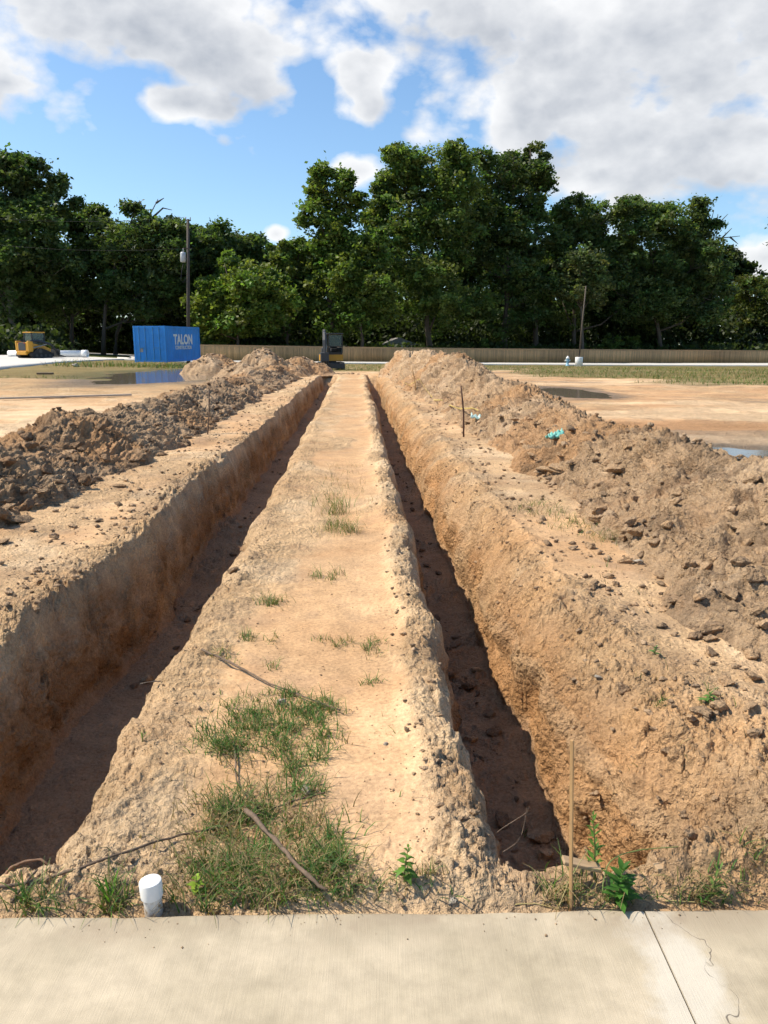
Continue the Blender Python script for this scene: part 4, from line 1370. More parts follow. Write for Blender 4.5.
M_BLUE = paint("blue paint", (0.018, 0.245, 0.68), 0.45, 0.15, 0.15)
M_BLUE2 = paint("blue frame paint", (0.020, 0.25, 0.69), 0.45, 0.12, 0.2)
M_BAR = paint("galvanised bar", (0.05, 0.22, 0.45), 0.4, 0.1, 0.3)
M_WHITE = plain("white paint", (0.80, 0.80, 0.78), 0.5, 0, 0.05, 8)
M_BLACK = plain("black paint", (0.02, 0.02, 0.022), 0.5, 0, 0.1, 8)
M_RUBBER = plain("black rubber", (0.018, 0.018, 0.018), 0.8, 0, 0.2, 10)
M_GREYM = plain("grey metal", (0.30, 0.30, 0.31), 0.45, 0.6, 0.1, 8)

CD = 56.0
cc = at(166.7, 362.5, CD)           # near right vertical edge of the door end
crot = R(-10.0)
cz = cc[2]
root = empty("shipping_container", (cc[0], cc[1], cz), crot, "blue steel shipping container with white lettering standing beside the puddle", "container")
CW, CL_, CHt = 2.44, 6.06, 2.55      # local: x from -CW to 0, y from 0 to CL
# frame
mb = MB()
for x in (-CW + 0.07, -0.07):
    for y in (0.07, CL_ - 0.07):
        mb.box((x, y, CHt / 2), (0.14, 0.14, CHt))
for z in (0.09, CHt - 0.07):
    for x in (-CW + 0.06, -0.06): mb.box((x, CL_ / 2, z), (0.11, CL_ - 0.284, 0.13))
    for y in (0.06, CL_ - 0.06): mb.box((-CW / 2, y, z), (CW - 0.284, 0.11, 0.13))
mb.build("frame", M_BLUE2, root)


def corrug(length, pitch=0.28, dep=0.036):
    pts = []; n = int(length / pitch); pitch = length / n
    for i in range(n):
        s = i * pitch
        pts += [(s, 0), (s + 0.25 * pitch, 0), (s + 0.5 * pitch, dep), (s + 0.75 * pitch, dep)]
    pts.append((length, 0))
    return pts


def corr_wall(p0, dirv, nrm, length, z0, z1, name):
    bm = bmesh.new(); prev = None
    for s, d in corrug(length):
        q = Vector(p0) + Vector(dirv) * s - Vector(nrm) * d
        a = bm.verts.new((q.x, q.y, z0)); b = bm.verts.new((q.x, q.y, z1))
        if prev: bm.faces.new((prev[0], a, b, prev[1]))
        prev = (a, b)
    bmesh.ops.recalc_face_normals(bm, faces=bm.faces[:])
    me = bpy.data.meshes.new(name); bm.to_mesh(me); bm.free()
    link(name, me, M_BLUE, root)


corr_wall((-0.03, 0.142, 0), (0, 1, 0), (1, 0, 0), CL_ - 0.284, 0.156, CHt - 0.136, "side_wall")
corr_wall((-CW + 0.03, 0.142, 0), (0, 1, 0), (-1, 0, 0), CL_ - 0.284, 0.156, CHt - 0.136, "side_wall")
corr_wall((-CW + 0.142, CL_ - 0.03, 0), (1, 0, 0), (0, 1, 0), CW - 0.284, 0.156, CHt - 0.136, "end_wall")
MB().box((-CW / 2, CL_ / 2, CHt - 0.06), (CW - 0.24, CL_ - 0.24, 0.03)).build("roof", M_BLUE2, root)
MB().box((-CW / 2, CL_ / 2, 0.10), (CW - 0.24, CL_ - 0.24, 0.03)).build("floor", M_BLACK, root)
for k in (0, 1):
    x0 = -CW + 0.15 + k * (CW - 0.3) / 2; w = (CW - 0.3) / 2 - 0.006
    dr = MB(); dr.box((x0 + w / 2, 0.035, CHt / 2 + 0.01), (w, 0.03, CHt - 0.30))
    for zz in (0.45, 0.95, 1.45, 1.95): dr.box((x0 + w / 2, 0.018, zz + 0.1), (w - 0.14, 0.012, 0.25))
    dro = dr.build("door", M_BLUE, root)
    for q in (0.28, 0.72):
        mb = MB(); mb.cyl((x0 + w * q, -0.012, 0.10), (x0 + w * q, -0.012, CHt - 0.06), 0.02, seg=10)
        for zz in (0.3, 0.9, 1.7, 2.3): mb.box((x0 + w * q, -0.008, zz), (0.10, 0.022, 0.06))
        mb.build("locking_bar", M_BAR, dro)
    MB().box((x0 + w * 0.5, -0.02, 1.02), (0.36, 0.02, 0.04)).build("handle", M_BAR, dro)
MB().box((-CW + 0.55, 0.008, 0.85), (0.28, 0.006, 0.26)).build("plate", M_GREYM, root)


def text_part(body, size, loc, rot, mat, parent, sx=1.0, name="lettering", bold=0.0):
    cu = bpy.data.curves.new(name, 'FONT'); cu.body = body; cu.size = size; cu.align_x = 'CENTER'; cu.align_y = 'CENTER'
    cu.extrude = 0.003; cu.offset = bold; cu.space_character = 1.0
    to = bpy.data.objects.new(name, cu); COL.objects.link(to)
    bpy.context.view_layer.update()
    me = bpy.data.meshes.new_from_object(to.evaluated_get(bpy.context.evaluated_depsgraph_get()))
    bpy.data.objects.remove(to)
    o = link(name, me, mat, parent)
    o.location = loc; o.rotation_euler = rot; o.scale = (sx, 1, 1)
    return o


lrot = (R(90), 0, R(90))
text_part("TALON", 0.98, (-0.022, 3.05, 1.58), lrot, M_WHITE, root, 1.0, bold=0.035)
text_part("CONSTRUCTION", 0.36, (-0.022, 3.05, 1.02), lrot, M_WHITE, root, 1.02, bold=0.010)

# ---------------------------------------------------------------- utility pole with transformer
PD = 70.0
pb_ = at(188.5, 362, PD); ptop = at(188.0, 219, PD)
M_POLE = bark_mat("pole wood", (0.075, 0.060, 0.050))
root = empty("utility_pole", tuple(pb_), 0, "tall dark wooden utility pole carrying a grey transformer behind the container", "utility pole")
ph = ptop[2] - pb_[2]
root.rotation_euler = (0, math.atan2(ptop[0] - pb_[0], ph), 0)
MB().tube([(0, 0, -0.5), (0, 0, ph * 0.5), (0, 0, ph)], [0.17, 0.145, 0.12], 14).build("pole", M_POLE, root, True)
mb = MB(); mb.box((0, -0.02, ph - 0.10), (0.5, 0.08, 0.08)); mb.box((0, -0.14, ph * 0.80), (0.75, 0.08, 0.08)); mb.build("crossarm", M_POLE, root)
for x in (-0.2, 0.2):
    MB().lathe([(0.03, 0), (0.05, 0.05), (0.035, 0.1), (0.06, 0.16), (0.03, 0.24)], 12, (x, -0.02, ph - 0.06)).build("insulator", M_GREYM, root, True)
MB().lathe([(0.20, 0), (0.24, 0.03), (0.24, 0.74), (0.20, 0.82), (0.05, 0.86)], 20, (-0.42, -0.05, ph * 0.705)).build("transformer", plain("transformer grey", (0.42, 0.43, 0.44), 0.4), root, True)
mb = MB(); mb.lathe([(0.04, 0), (0.06, 0.05), (0.04, 0.1), (0.06, 0.15), (0.03, 0.3)], 10, (-0.40, -0.05, ph * 0.705 + 0.86)); mb.build("bushing", M_GREYM, root, True)
MB().box((-0.2, 0, ph * 0.73), (0.12, 0.06, 0.1)).build("bracket", M_GREYM, root)
mb = MB(); mb.tube([(-0.4, -0.05, ph * 0.70), (-0.55, -0.1, ph * 0.64), (-0.62, -0.1, ph * 0.58), (-0.4, -0.1, ph * 0.56), (-0.15, -0.1, ph * 0.6)], 0.03, 6); mb.build("drop_cable", M_RUBBER, root, True)


def wire(a, b, sag, r, label):
    a = np.array(a); b = np.array(b)
    pts = [tuple(a * (1 - t) + b * t - np.array([0, 0, sag * 4 * t * (1 - t)])) for t in np.linspace(0, 1, 24)]
    o = MB().tube(pts, r, 5).build("power_line", M_RUBBER, None, True)
    tag(o, label, "power line")


wire(ptop + np.array([-0.2, 0, 0.15]), at(-120, 205, 75), 0.8, 0.012, "thin power line running left from the pole top")
wire(pb_ * 0.2 + ptop * 0.8 + np.array([-0.3, -0.14, 0]), at(-120, 226, 75), 0.9, 0.014, "lower sagging cable running left from pole crossarm")

# slender pole on a white round base, hydrant
HD = 88.0
zb = float(base_z(np.array([at(579, 365, HD)[0]]), np.array([HD]))[0])
q0 = at(579, 360, HD); q1 = at(586, 286, HD)
root = empty("slender_pole", (q0[0], HD, zb), 0, "slender dark pole rising from a white round base by the fence", "pole")
MB().lathe([(0.42, -0.2), (0.42, 0.95), (0.40, 1.0), (0.0, 1.0)][:3] + [(0.02, 1.0)], 24).build("base", M_WHITE, root, True)
MB().tube([(0, 0, 0.9), ((q1[0] - q0[0]) * 0.4, 0, (q1[2] - zb) * 0.5), (q1[0] - q0[0], 0, q1[2] - zb)], [0.095, 0.09, 0.07], 10).build("shaft", M_BARK, root, True)
hx = at(567.5, 362, HD)[0]
zb = float(base_z(np.array([hx]), np.array([HD]))[0])
root = empty("fire_hydrant", (hx, HD, zb), 0, "pale blue fire hydrant with white cap standing beside the slender pole", "fire hydrant")
M_HYD = plain("pale blue hydrant", (0.22, 0.42, 0.55), 0.5)
MB().lathe([(0.22, 0.0), (0.22, 0.08), (0.15, 0.10), (0.15, 0.72), (0.20, 0.74), (0.20, 0.80)], 20).build("barrel", M_HYD, root, True)
MB().lathe([(0.20, 0.802), (0.17, 0.95), (0.08, 1.04), (0.05, 1.05), (0.05, 1.12), (0.005, 1.12)], 20).build("bonnet", M_WHITE, root, True)
for s in (-1, 1): MB().cyl((s * 0.12, 0, 0.6), (s * 0.30, 0, 0.6), 0.085, seg=14).build("side_nozzle", M_WHITE, root)
MB().cyl((0, -0.1, 0.55), (0, -0.30, 0.55), 0.12, seg=14).build("pumper_nozzle", M_HYD, root)

# ---------------------------------------------------------------- mini excavator
M_YEL = paint("machine yellow", (0.55, 0.27, 0.02), 0.45, 0.12, 0.15)
M_DGREY = plain("dark grey paint", (0.035, 0.036, 0.038), 0.5)


def glass_mat():
    m, nt, b = new_mat("dark glass")
    b.inputs["Base Color"].default_value = (0.07, 0.115, 0.11, 1); b.inputs["Roughness"].default_value = 0.08
    b.inputs["Alpha"].default_value = 0.75
    return m


M_GLASS = glass_mat()
ED = 52.0
ez = float(base_z(np.array([at(336, 362, ED)[0]]), np.array([ED]))[0])
e0 = at(331, 362, ED)
root = empty("mini_excavator", (e0[0], ED, ez), R(12), "black and yellow mini excavator with its arm raised at the end of the trenches", "excavator")
# local: forward = -x... boom on the left side of the cab, tracks run along y
def track(x):
    pts = []
    for k in range(13):
        a = math.pi / 2 + math.pi * k / 12; pts.append((-0.72 + 0.23 * math.cos(a), 0.24 + 0.23 * math.sin(a)))
    for k in range(13):
        a = -math.pi / 2 + math.pi * k / 12; pts.append((0.72 + 0.23 * math.cos(a), 0.24 + 0.23 * math.sin(a)))
    mb = MB(); mb.prism(pts, x - 0.15, x + 0.15, 'x')
    for k in range(14): mb.box((x, -0.75 + k * 0.115, 0.013), (0.31, 0.04, 0.03)); mb.box((x, -0.75 + k * 0.115, 0.477), (0.31, 0.04, 0.03))
    t = mb.build("track", M_RUBBER, root)
    mb = MB()
    for k in range(3): mb.cyl((x - 0.155, -0.4 + 0.4 * k, 0.17), (x + 0.155, -0.4 + 0.4 * k, 0.17), 0.1, seg=14)
    for k in (-0.72, 0.72): mb.cyl((x - 0.156, k, 0.24), (x + 0.156, k, 0.24), 0.16, seg=16)
    mb.build("roller", M_DGREY, t)


track(-0.62); track(0.62)
MB().box((0, 0, 0.36), (0.92, 0.8, 0.2), bev=0.03).cyl((0, 0, 0.45), (0, 0, 0.56), 0.36, seg=24).build("undercarriage", M_DGREY, root)
MB().box((0, -1.12, 0.26), (1.5, 0.06, 0.32), bev=0.01).box((-0.3, -0.85, 0.26), (0.09, 0.5, 0.09)).box((0.3, -0.85, 0.26), (0.09, 0.5, 0.09)).build("dozer_blade", M_DGREY, root)
hb = MB(); hb.prism([(-0.72, 0.56), (0.72, 0.56), (0.74, 0.95), (0.66, 1.05), (-0.66, 1.05), (-0.74, 0.95)], -0.45, 0.75, 'y'); hb.build("body", M_DGREY, root)
MB().prism([(-0.745, 0.58), (0.745, 0.58), (0.75, 0.98), (-0.75, 0.98)], -0.47, 0.3, "y").build("yellow_panel", M_YEL, root)
MB().box((0.1, 0.55, 1.22), (1.3, 0.5, 0.42), bev=0.08).build("engine_hood", M_DGREY, root)
cabm = MB()
for x in (-0.22, 0.68):
    for y in (-0.5, 0.42): cabm.box((x, y, 1.66), (0.07, 0.07, 1.22))
cabm.box((0.23, -0.04, 2.31), (1.05, 1.12, 0.09), bev=0.03)
cabm.box((0.23, -0.5, 1.09), (0.83, 0.06, 0.08)); cabm.box((0.23, -0.5, 1.5), (0.83, 0.04, 0.04))
cabo = cabm.build("cab_frame", M_BLACK, root)
MB().box((0.23, -0.5, 1.88), (0.83, 0.012, 0.71)).build("windscreen", M_GLASS, cabo)
MB().box((0.68, -0.04, 1.68), (0.012, 0.85, 1.14)).build("side_window", M_GLASS, cabo)
MB().box((0.23, 0.1, 1.28), (0.46, 0.45, 0.2), bev=0.04).box((0.23, 0.34, 1.6), (0.46, 0.12, 0.6), bev=0.04).build("seat", M_RUBBER, root)
# boom: swung in front left, folded upward
MB().box((-0.45, -0.62, 0.72), (0.3, 0.34, 0.36), bev=0.03).build("swing_bracket", M_DGREY, root)
bo = MB(); bo.tube([(-0.45, -0.7, 0.8), (-0.5, -0.95, 1.45), (-0.52, -0.9, 2.0), (-0.55, -1.1, 2.5)], [0.16, 0.17, 0.15, 0.11], 4).build("boom", M_DGREY, root)
MB().tube([(-0.45, -0.86, 0.75), (-0.47, -1.12, 1.35), (-0.48, -1.12, 1.75)], [0.06, 0.06, 0.035], 10).build("boom_cylinder", M_GREYM, root)
MB().tube([(-0.55, -1.0, 2.55), (-0.58, -1.3, 1.9), (-0.6, -1.45, 1.1)], [0.11, 0.13, 0.08], 4).build("arm", M_BLACK, root)
MB().tube([(-0.55, -0.9, 2.2), (-0.56, -1.2, 2.4)], 0.05, 8).build("arm_cylinder", M_GREYM, root)
bk = MB(); bk.prism([(-1.62, 1.10), (-1.32, 1.14), (-1.12, 0.75), (-1.18, 0.45), (-1.45, 0.36), (-1.66, 0.6)], -0.86, -0.36, 'x')
for k in range(4): bk.box((-0.82 + 0.14 * k, -1.66, 0.5), (0.05, 0.12, 0.18))
bk.build("bucket", M_DGREY, root)

# ---------------------------------------------------------------- compact track loader
SD = 68.0
s0 = at(37, 358.5, SD)
zz0 = float(base_z(np.array([s0[0]]), np.array([SD]))[0]) + 0.1
root = empty("track_loader", (s0[0], SD, zz0), R(-26), "yellow compact track loader with a dark cab parked on the concrete pad", "loader")
# local: machine points along +y (away), rear faces -y
for x in (-0.80, 0.80):
    pts = [(-1.05, 0.02), (0.75, 0.02), (1.0, 0.18), (0.95, 0.42), (-0.25, 0.82), (-0.55, 0.80), (-1.25, 0.40), (-1.27, 0.2)]
    mb = MB(); mb.prism(pts, x - 0.2, x + 0.2, 'x')
    for k in range(12): mb.box((x, -1.0 + k * 0.155, 0.012), (0.41, 0.05, 0.03))
    t = mb.build("track", M_RUBBER, root)
    mb = MB()
    for k in range(4): mb.cyl((x - 0.206, -0.8 + 0.45 * k, 0.2), (x + 0.206, -0.8 + 0.45 * k, 0.2), 0.13, seg=14)
    mb.cyl((x - 0.207, -0.4, 0.58), (x + 0.207, -0.4, 0.58), 0.17, seg=16); mb.build("roller", M_DGREY, t)
b = MB(); b.prism([(-1.35, 0.38), (1.0, 0.32), (1.05, 0.75), (0.4, 1.0), (-1.2, 1.32), (-1.4, 1.25), (-1.42, 0.6)], -0.58, 0.58, 'x'); b.build("body", M_YEL, root)
MB().box((0, -1.425, 0.98), (0.86, 0.03, 0.66), bev=0.01).build("engine_grille", M_DGREY, root)
MB().box((0, -1.45, 0.42), (1.18, 0.22, 0.30), bev=0.06).build("counterweight", M_YEL, root)
for s in (-1, 1):
    MB().box((s * 0.70, -1.18, 0.98), (0.20, 0.5, 0.9), bev=0.05).build("tower", M_YEL, root)
    MB().tube([(s * 0.72, -1.15, 1.40), (s * 0.72, -0.2, 1.42), (s * 0.72, 0.9, 1.15), (s * 0.72, 1.55, 0.55), (s * 0.72, 1.6, 0.25)], [0.09, 0.10, 0.11, 0.10, 0.08], 4).build("lift_arm", M_DGREY, root)
    MB().cyl((s * 0.72, -0.9, 0.85), (s * 0.72, 0.5, 1.15), 0.05, seg=10).build("lift_cylinder", M_GREYM, root)
    MB().box((s * 0.35, -1.44, 1.24), (0.12, 0.02, 0.07)).build("tail_light", plain("red lens", (0.4, 0.02, 0.02), 0.3), root)
cabm = MB()
for x in (-0.46, 0.46):
    for y in (-0.72, 0.55): cabm.box((x, y, 1.62), (0.08, 0.08, 1.0))
cabo = cabm.build("cab_frame", M_BLACK, root)
MB().box((0, -0.08, 2.14), (1.06, 1.46, 0.09), bev=0.03).build("roof", M_YEL, cabo)
MB().box((0, -0.72, 1.72), (0.82, 0.012, 0.72)).build("rear_window", M_GLASS, cabo)
for x in (-0.46, 0.46): MB().box((x, -0.08, 1.65), (0.012, 1.17, 0.9)).build("side_window", M_GLASS, cabo)
MB().box((0, -0.05, 1.3), (0.5, 0.5, 0.3), bev=0.04).box((0, -0.32, 1.65), (0.5, 0.12, 0.5), bev=0.04).build("seat", M_RUBBER, root)
bk = MB(); bk.prism([(1.6, 0.1), (2.35, 0.03), (2.4, 0.08), (1.75, 0.25), (1.75, 0.62), (1.62, 0.75)], -0.9, 0.9, 'x').build("bucket", M_DGREY, root)

# dark heap of soil-like cover beside the loader and the white pipe behind
pz = float(base_z(np.array([-25]), np.array([75.0]))[0]) + 0.1
pa = at(9, 357, 73); pb2 = at(88, 356.6, 73)
root = empty("large_pipe", (pa[0], pa[1], pa[2]), 0, "long white pipe lying on the concrete pad behind the track loader", "pipe")
L = float(pb2[0] - pa[0])
mb = MB()
mb.bm.free(); mb.bm = bmesh.new()
seg = 28
for (ra, rb, x0, x1) in ((0.30, 0.27, 0, L - 0.5), (0.335, 0.30, L - 0.5, L)):
    rings = []
    for x, r in ((x0, rb), (x0, ra), (x1, ra), (x1, rb)):
        rings.append([mb.bm.verts.new((x, r * math.cos(2 * math.pi * k / seg), 0.30 + r * math.sin(2 * math.pi * k / seg))) for k in range(seg)])
    for i in range(4):
        for k in range(seg):
            mb.bm.faces.new((rings[i][k], rings[i][(k + 1) % seg], rings[(i + 1) % 4][(k + 1) % seg], rings[(i + 1) % 4][k]))
mb.build("pipe_wall", M_WHITE, root, True)

# ---------------------------------------------------------------- shed roof and house far behind
M_ROOF = plain("grey shingles", (0.22, 0.21, 0.20), 0.9, 0, 0.2, 3)
M_WALLB = plain("tan siding", (0.42, 0.35, 0.27), 0.85)
M_BRICK = plain("brick wall", (0.22, 0.10, 0.07), 0.9)


def house(px, D, w, dpt, hw, hr, wallm, label, rz=0.0, windows=2):
    g = at(px, 350, D); z = float(base_z(np.array([g[0]]), np.array([D]))[0])
    root = empty("house" if windows else "shed", (g[0], D, z), rz, label, "house" if windows else "shed")
    MB().box((0, 0, hw / 2), (w, dpt, hw)).build("wall", wallm, root)
    MB().prism([(-w / 2 - 0.4, hw - 0.05), (w / 2 + 0.4, hw - 0.05), (0.15, hw + hr), (-0.15, hw + hr)], -dpt / 2 - 0.4, dpt / 2 + 0.4, 'y').build("roof", M_ROOF, root)
    MB().box((0.0 if windows == 0 else -w * 0.05, -dpt / 2 - 0.02, 1.05), (0.95, 0.05, 2.1)).build("door", M_WHITE, root)
    for k in range(windows):
        x = (-0.3 + 0.6 * k) * w
        f = MB().box((x, -dpt / 2 - 0.03, 1.5), (1.5, 0.06, 1.2)).build("window", M_WHITE, root)
        MB().box((x, -dpt / 2 - 0.07, 1.5), (1.3, 0.03, 1.0)).build("pane", M_GLASS, f)


house(396, 112, 4.6, 4, 2.2, 0.9, M_WALLB, "small shed with grey gable roof showing above the fence", 0.2, 0)
house(75, 135, 16, 9, 2.8, 2.4, M_BRICK, "low brick house half hidden beneath the left trees", 0.1, 2)
sheet("far_road", ((-75, 104), (-26, 104), (-26, 112), (-75, 112)), 0.05)

# ---------------------------------------------------------------- trees
def lobes_world(lobes, D):
    out = []
    for (cx, cy, rx, ry) in lobes:
        c = at(cx, cy, D); s = D / F
        out.append((c, rx * s, ry * s))
    return out


def fence_D(px):
    t = (px - 384) / F; k = fd[1] / fd[0]
    return (FA[1] - k * FA[0]) / (1 - k * t)


def tree(name, D, base_px, lobes, label, group, tone=(0.062, 0.085, 0.022), dens=1.0, leaf=0.23, seed=1, bark=None, lean=0.0, dead=None, clumpr=0.85, trunk_r=None):
    if base_px > 195 and D > 93.5: D = D + max(0.0, fence_D(base_px) - 92.0)
    r = np.random.default_rng(seed)
    L = lobes_world(lobes, D)
    if name == "tree":
        for (c, rx, ry) in list(L):
            for _k in range(4):
                a = r.normal(size=3); a[1] *= 0.6; a[2] = abs(a[2]) * 0.9 - 0.25; a /= np.linalg.norm(a)
                q = r.uniform(0.22, 0.42)
                L.append((c + a * np.array([rx, rx, ry]) * r.uniform(0.9, 1.18), rx * q * 1.2, ry * q))
    ctop = max(c[2] + ry for c, rx, ry in L)
    bx_ = at(base_px, 350, D)[0]
    z0 = float(base_z(np.array([bx_]), np.array([D]))[0])
    root = empty(name, (bx_, D, z0), 0, label, "tree", group)
    O = np.array([bx_, D, z0])
    H = ctop - z0
    if trunk_r is None: trunk_r = 0.012 * H + 0.06
    # limbs from the trunk to each lobe
    mb = MB()
    cmean = np.mean([c for c, _, _ in L], axis=0)
    topc = max(L, key=lambda q: q[0][2])[0]
    tpts = []
    for t in np.linspace(0, 1, 7):
        p = np.array([(topc[0] - bx_) * t ** 1.7, 0, (topc[2] - z0) * t])
        p[:2] += r.normal(0, 0.012 * H, 2) * (t > 0) * (t < 1)
        tpts.append(p)
    mb.tube([tuple(p) for p in tpts], [trunk_r * (1.25 if i == 0 else 1 - 0.13 * i) for i in range(7)], 9)
    for (c, rx, ry) in L[:12]:
        e = c - O
        t0 = np.clip((e[2] - 0.9 * ry - 1.0) / (topc[2] - z0), 0.12, 0.8)
        i0 = int(t0 * 6)
        st = tpts[i0] + (tpts[i0 + 1] - tpts[i0]) * (t0 * 6 - i0)
        m1 = st * 0.5 + e * 0.5 + np.array([0, 0, -0.15 * np.linalg.norm((e - st)[:2])])
        rr = trunk_r * (1 - 0.75 * t0) * 0.6
        mb.tube([tuple(st), tuple(m1), tuple(e)], [rr, rr * 0.7, rr * 0.35], 6)
        for k in range(5):
            a = r.normal(size=3); a /= np.linalg.norm(a); a[2] = abs(a[2]) * 0.8
            q = e + a * np.array([rx, rx, ry]) * 0.95
            mid = (e + q) / 2 + r.normal(0, 0.12 * rx, 3)
            mb.tube([tuple(e), tuple(mid), tuple(q)], [rr * 0.35, rr * 0.25, rr * 0.08], 5)
    if dead:
        for pts in dead:
            w = [at(a, b, D) - O for a, b in pts]
            mb.tube([tuple(q) for q in w], list(np.linspace(0.14, 0.035, len(w))), 6)
    mb.build("trunk", bark or M_BARK, root, True)
    # crown
    cen, rad = [], []
    for (c, rx, ry) in L:
        n = int(17 * dens * (rx * ry) ** 0.72 / 1.6) + 8
        d = r.normal(size=(n, 3)); d /= np.linalg.norm(d, axis=1)[:, None]
        rr = r.uniform(0.25, 1.08, n) ** 0.55
        bulge = 1 + 0.28 * vn3(d[:, 0] * 2.2 + seed, d[:, 1] * 2.2, d[:, 2] * 2.2, seed)
        cen.append(c + d * (rr * bulge)[:, None] * np.array([rx, rx * 0.9, ry])); rad.append(np.full(n, clumpr * min(1.0, 0.4 + 0.25 * rx)))
    cen = np.concatenate(cen); rad = np.concatenate(rad) * r.uniform(0.6, 1.35, len(cen))
    per = r.integers(30, 58, len(cen))
    idx = np.repeat(np.arange(len(cen)), per)
    n = len(idx)
    off = r.normal(0, 0.5, (n, 3)) * rad[idx][:, None] * np.array([1.15, 1.15, 0.75])
    P = cen[idx] + off
    P = P[P[:, 2] > z0 + 0.4]; idx = idx[:len(P)] if len(P) != n else idx; n = len(P)
    # leaf sprays: two-triangle diamonds with random orientation
    ax = r.normal(size=(n, 3)); ax[:, 2] *= 0.6; ax /= np.linalg.norm(ax, axis=1)[:, None]
    nv = r.normal(size=(n, 3)) + np.array([0, 0, 0.9]); b2 = np.cross(ax, nv); b2 /= np.linalg.norm(b2, axis=1)[:, None] + 1e-9
    ll = leaf * r.uniform(0.6, 1.5, n)[:, None]; lw = ll * r.uniform(0.42, 0.7, n)[:, None]
    Vq = np.stack([P - ax * ll, P + b2 * lw, P + ax * ll, P - b2 * lw], 1)
    cl_t = r.uniform(0.62, 1.45, len(cen))[idx]
    c = np.array(tone)[None] * (cl_t * r.uniform(0.75, 1.3, n))[:, None]
    yel = r.uniform(0, 1, len(cen))[idx]
    c[:, 0] *= 1 + 0.5 * (yel - 0.4)
    Vq = (Vq - O).reshape(-1, 3)
    me = np_mesh("crown", Vq, np.arange(4 * n).reshape(-1, 4), col=np.repeat(c, 4, axis=0), attr="tint", smooth=False)
    link("crown", me, M_LEAF, root)
    return root


DK = (0.066, 0.105, 0.032); MD = (0.092, 0.138, 0.034); BR = (0.100, 0.148, 0.028); GY = (0.090, 0.118, 0.042)
GT = "trees beyond the fence"
tree("tree", 97, 17, [(-15, 190, 42, 32), (14, 178, 24, 22), (46, 208, 24, 22), (10, 235, 48, 32), (-42, 240, 40, 50), (38, 268, 38, 28), (0, 295, 45, 26)], "tall dark tree with pale leaning trunk at the left frame edge", GT, DK, seed=11, bark=M_BARKP)
tree("tree", 104, 72, [(95, 238, 30, 24), (72, 268, 34, 30), (108, 280, 32, 30), (92, 222, 16, 10), (60, 300, 30, 24)], "dark broad tree behind the loader with low dark limbs", GT, DK, seed=12)
tree("tree", 100, 103, [(150, 234, 32, 20), (128, 255, 32, 30), (165, 268, 30, 34), (148, 298, 36, 24), (172, 235, 12, 12)], "dark tree with bare twigs poking from its top beside utility pole", GT, DK, seed=13,
     dead=[[(140, 250), (138, 225), (128, 206)], [(146, 240), (150, 215), (158, 199)], [(150, 216), (142, 206), (139, 200)], [(150, 220), (163, 208), (172, 210)], [(138, 226), (146, 212)], [(156, 203), (164, 198)]])
tree("tree", 105, 115, [(205, 250, 26, 20), (222, 268, 24, 26), (198, 288, 30, 28), (190, 236, 10, 8)], "dark rounded tree just right of the utility pole", GT, DK, seed=14)
tree("tree", 106, 246, [(243, 258, 18, 20), (238, 290, 26, 26), (228, 246, 10, 8)], "dark round tree behind the bright green tree", GT, DK, seed=15)
tree("tree", 95, 240, [(243, 283, 26, 24), (214, 298, 20, 18), (262, 302, 26, 26), (236, 320, 34, 18), (204, 318, 14, 14)], "low bright yellow-green tree right of the container", GT, BR, dens=1.25, seed=16)
tree("tree", 101, 288, [(286, 262, 15, 18), (292, 292, 20, 24), (282, 318, 22, 16), (300, 250, 8, 8)], "thin airy tree between the bright tree and the tall feathery one", GT, MD, dens=0.8, seed=17)
tree("tree", 98, 330, [(332, 186, 18, 18), (318, 212, 17, 15), (347, 208, 15, 18), (328, 240, 18, 18), (345, 262, 22, 24), (326, 288, 24, 26), (335, 316, 28, 18), (322, 172, 7, 6)], "tall feathery green tree with open top above the excavator", GT, (0.098, 0.148, 0.032), dens=0.75, leaf=0.24, seed=18)
tree("tree", 95, 360, [(364, 252, 20, 22), (352, 284, 20, 22), (374, 292, 24, 28), (360, 318, 26, 16)], "medium leafy green tree standing right of excavator", GT, (0.092, 0.140, 0.030), seed=19)
tree("tree", 99, 432, [(402, 172, 20, 22), (432, 168, 24, 19), (458, 176, 20, 22), (408, 208, 30, 26), (446, 222, 34, 30), (416, 258, 38, 30), (440, 300, 44, 28), (388, 196, 10, 14), (378, 222, 12, 12)], "tallest dense tree with rounded top in centre of the treeline", GT, MD, dens=1.05, seed=20)
tree("tree", 102, 505, [(500, 176, 27, 18), (524, 198, 28, 24), (488, 212, 26, 26), (530, 236, 26, 26), (503, 266, 36, 30), (512, 308, 42, 26), (470, 250, 24, 24)], "tall dark tree with loose sprig rising from its right top", GT, DK, dens=1.05, seed=21)
tree("tree", 103, 536, [(538, 158, 9, 13), (530, 168, 8, 9), (543, 172, 7, 8), (536, 190, 10, 12)], "sparse feathery treetop rising behind the tall dark tree", GT, (0.07, 0.10, 0.03), dens=0.55, leaf=0.2, seed=31, clumpr=0.6)
tree("tree", 103, 575, [(582, 224, 28, 18), (610, 216, 22, 12), (572, 250, 28, 24), (602, 274, 36, 28), (562, 300, 32, 26), (630, 300, 28, 26)], "broad dark tree behind the slender pole", GT, DK, seed=22)
tree("tree", 94, 583, [(584, 268, 18, 18), (572, 290, 14, 13), (592, 292, 14, 14)], "smaller grey-green tree hanging over the slender pole", GT, GY, dens=0.75, leaf=0.22, seed=23)
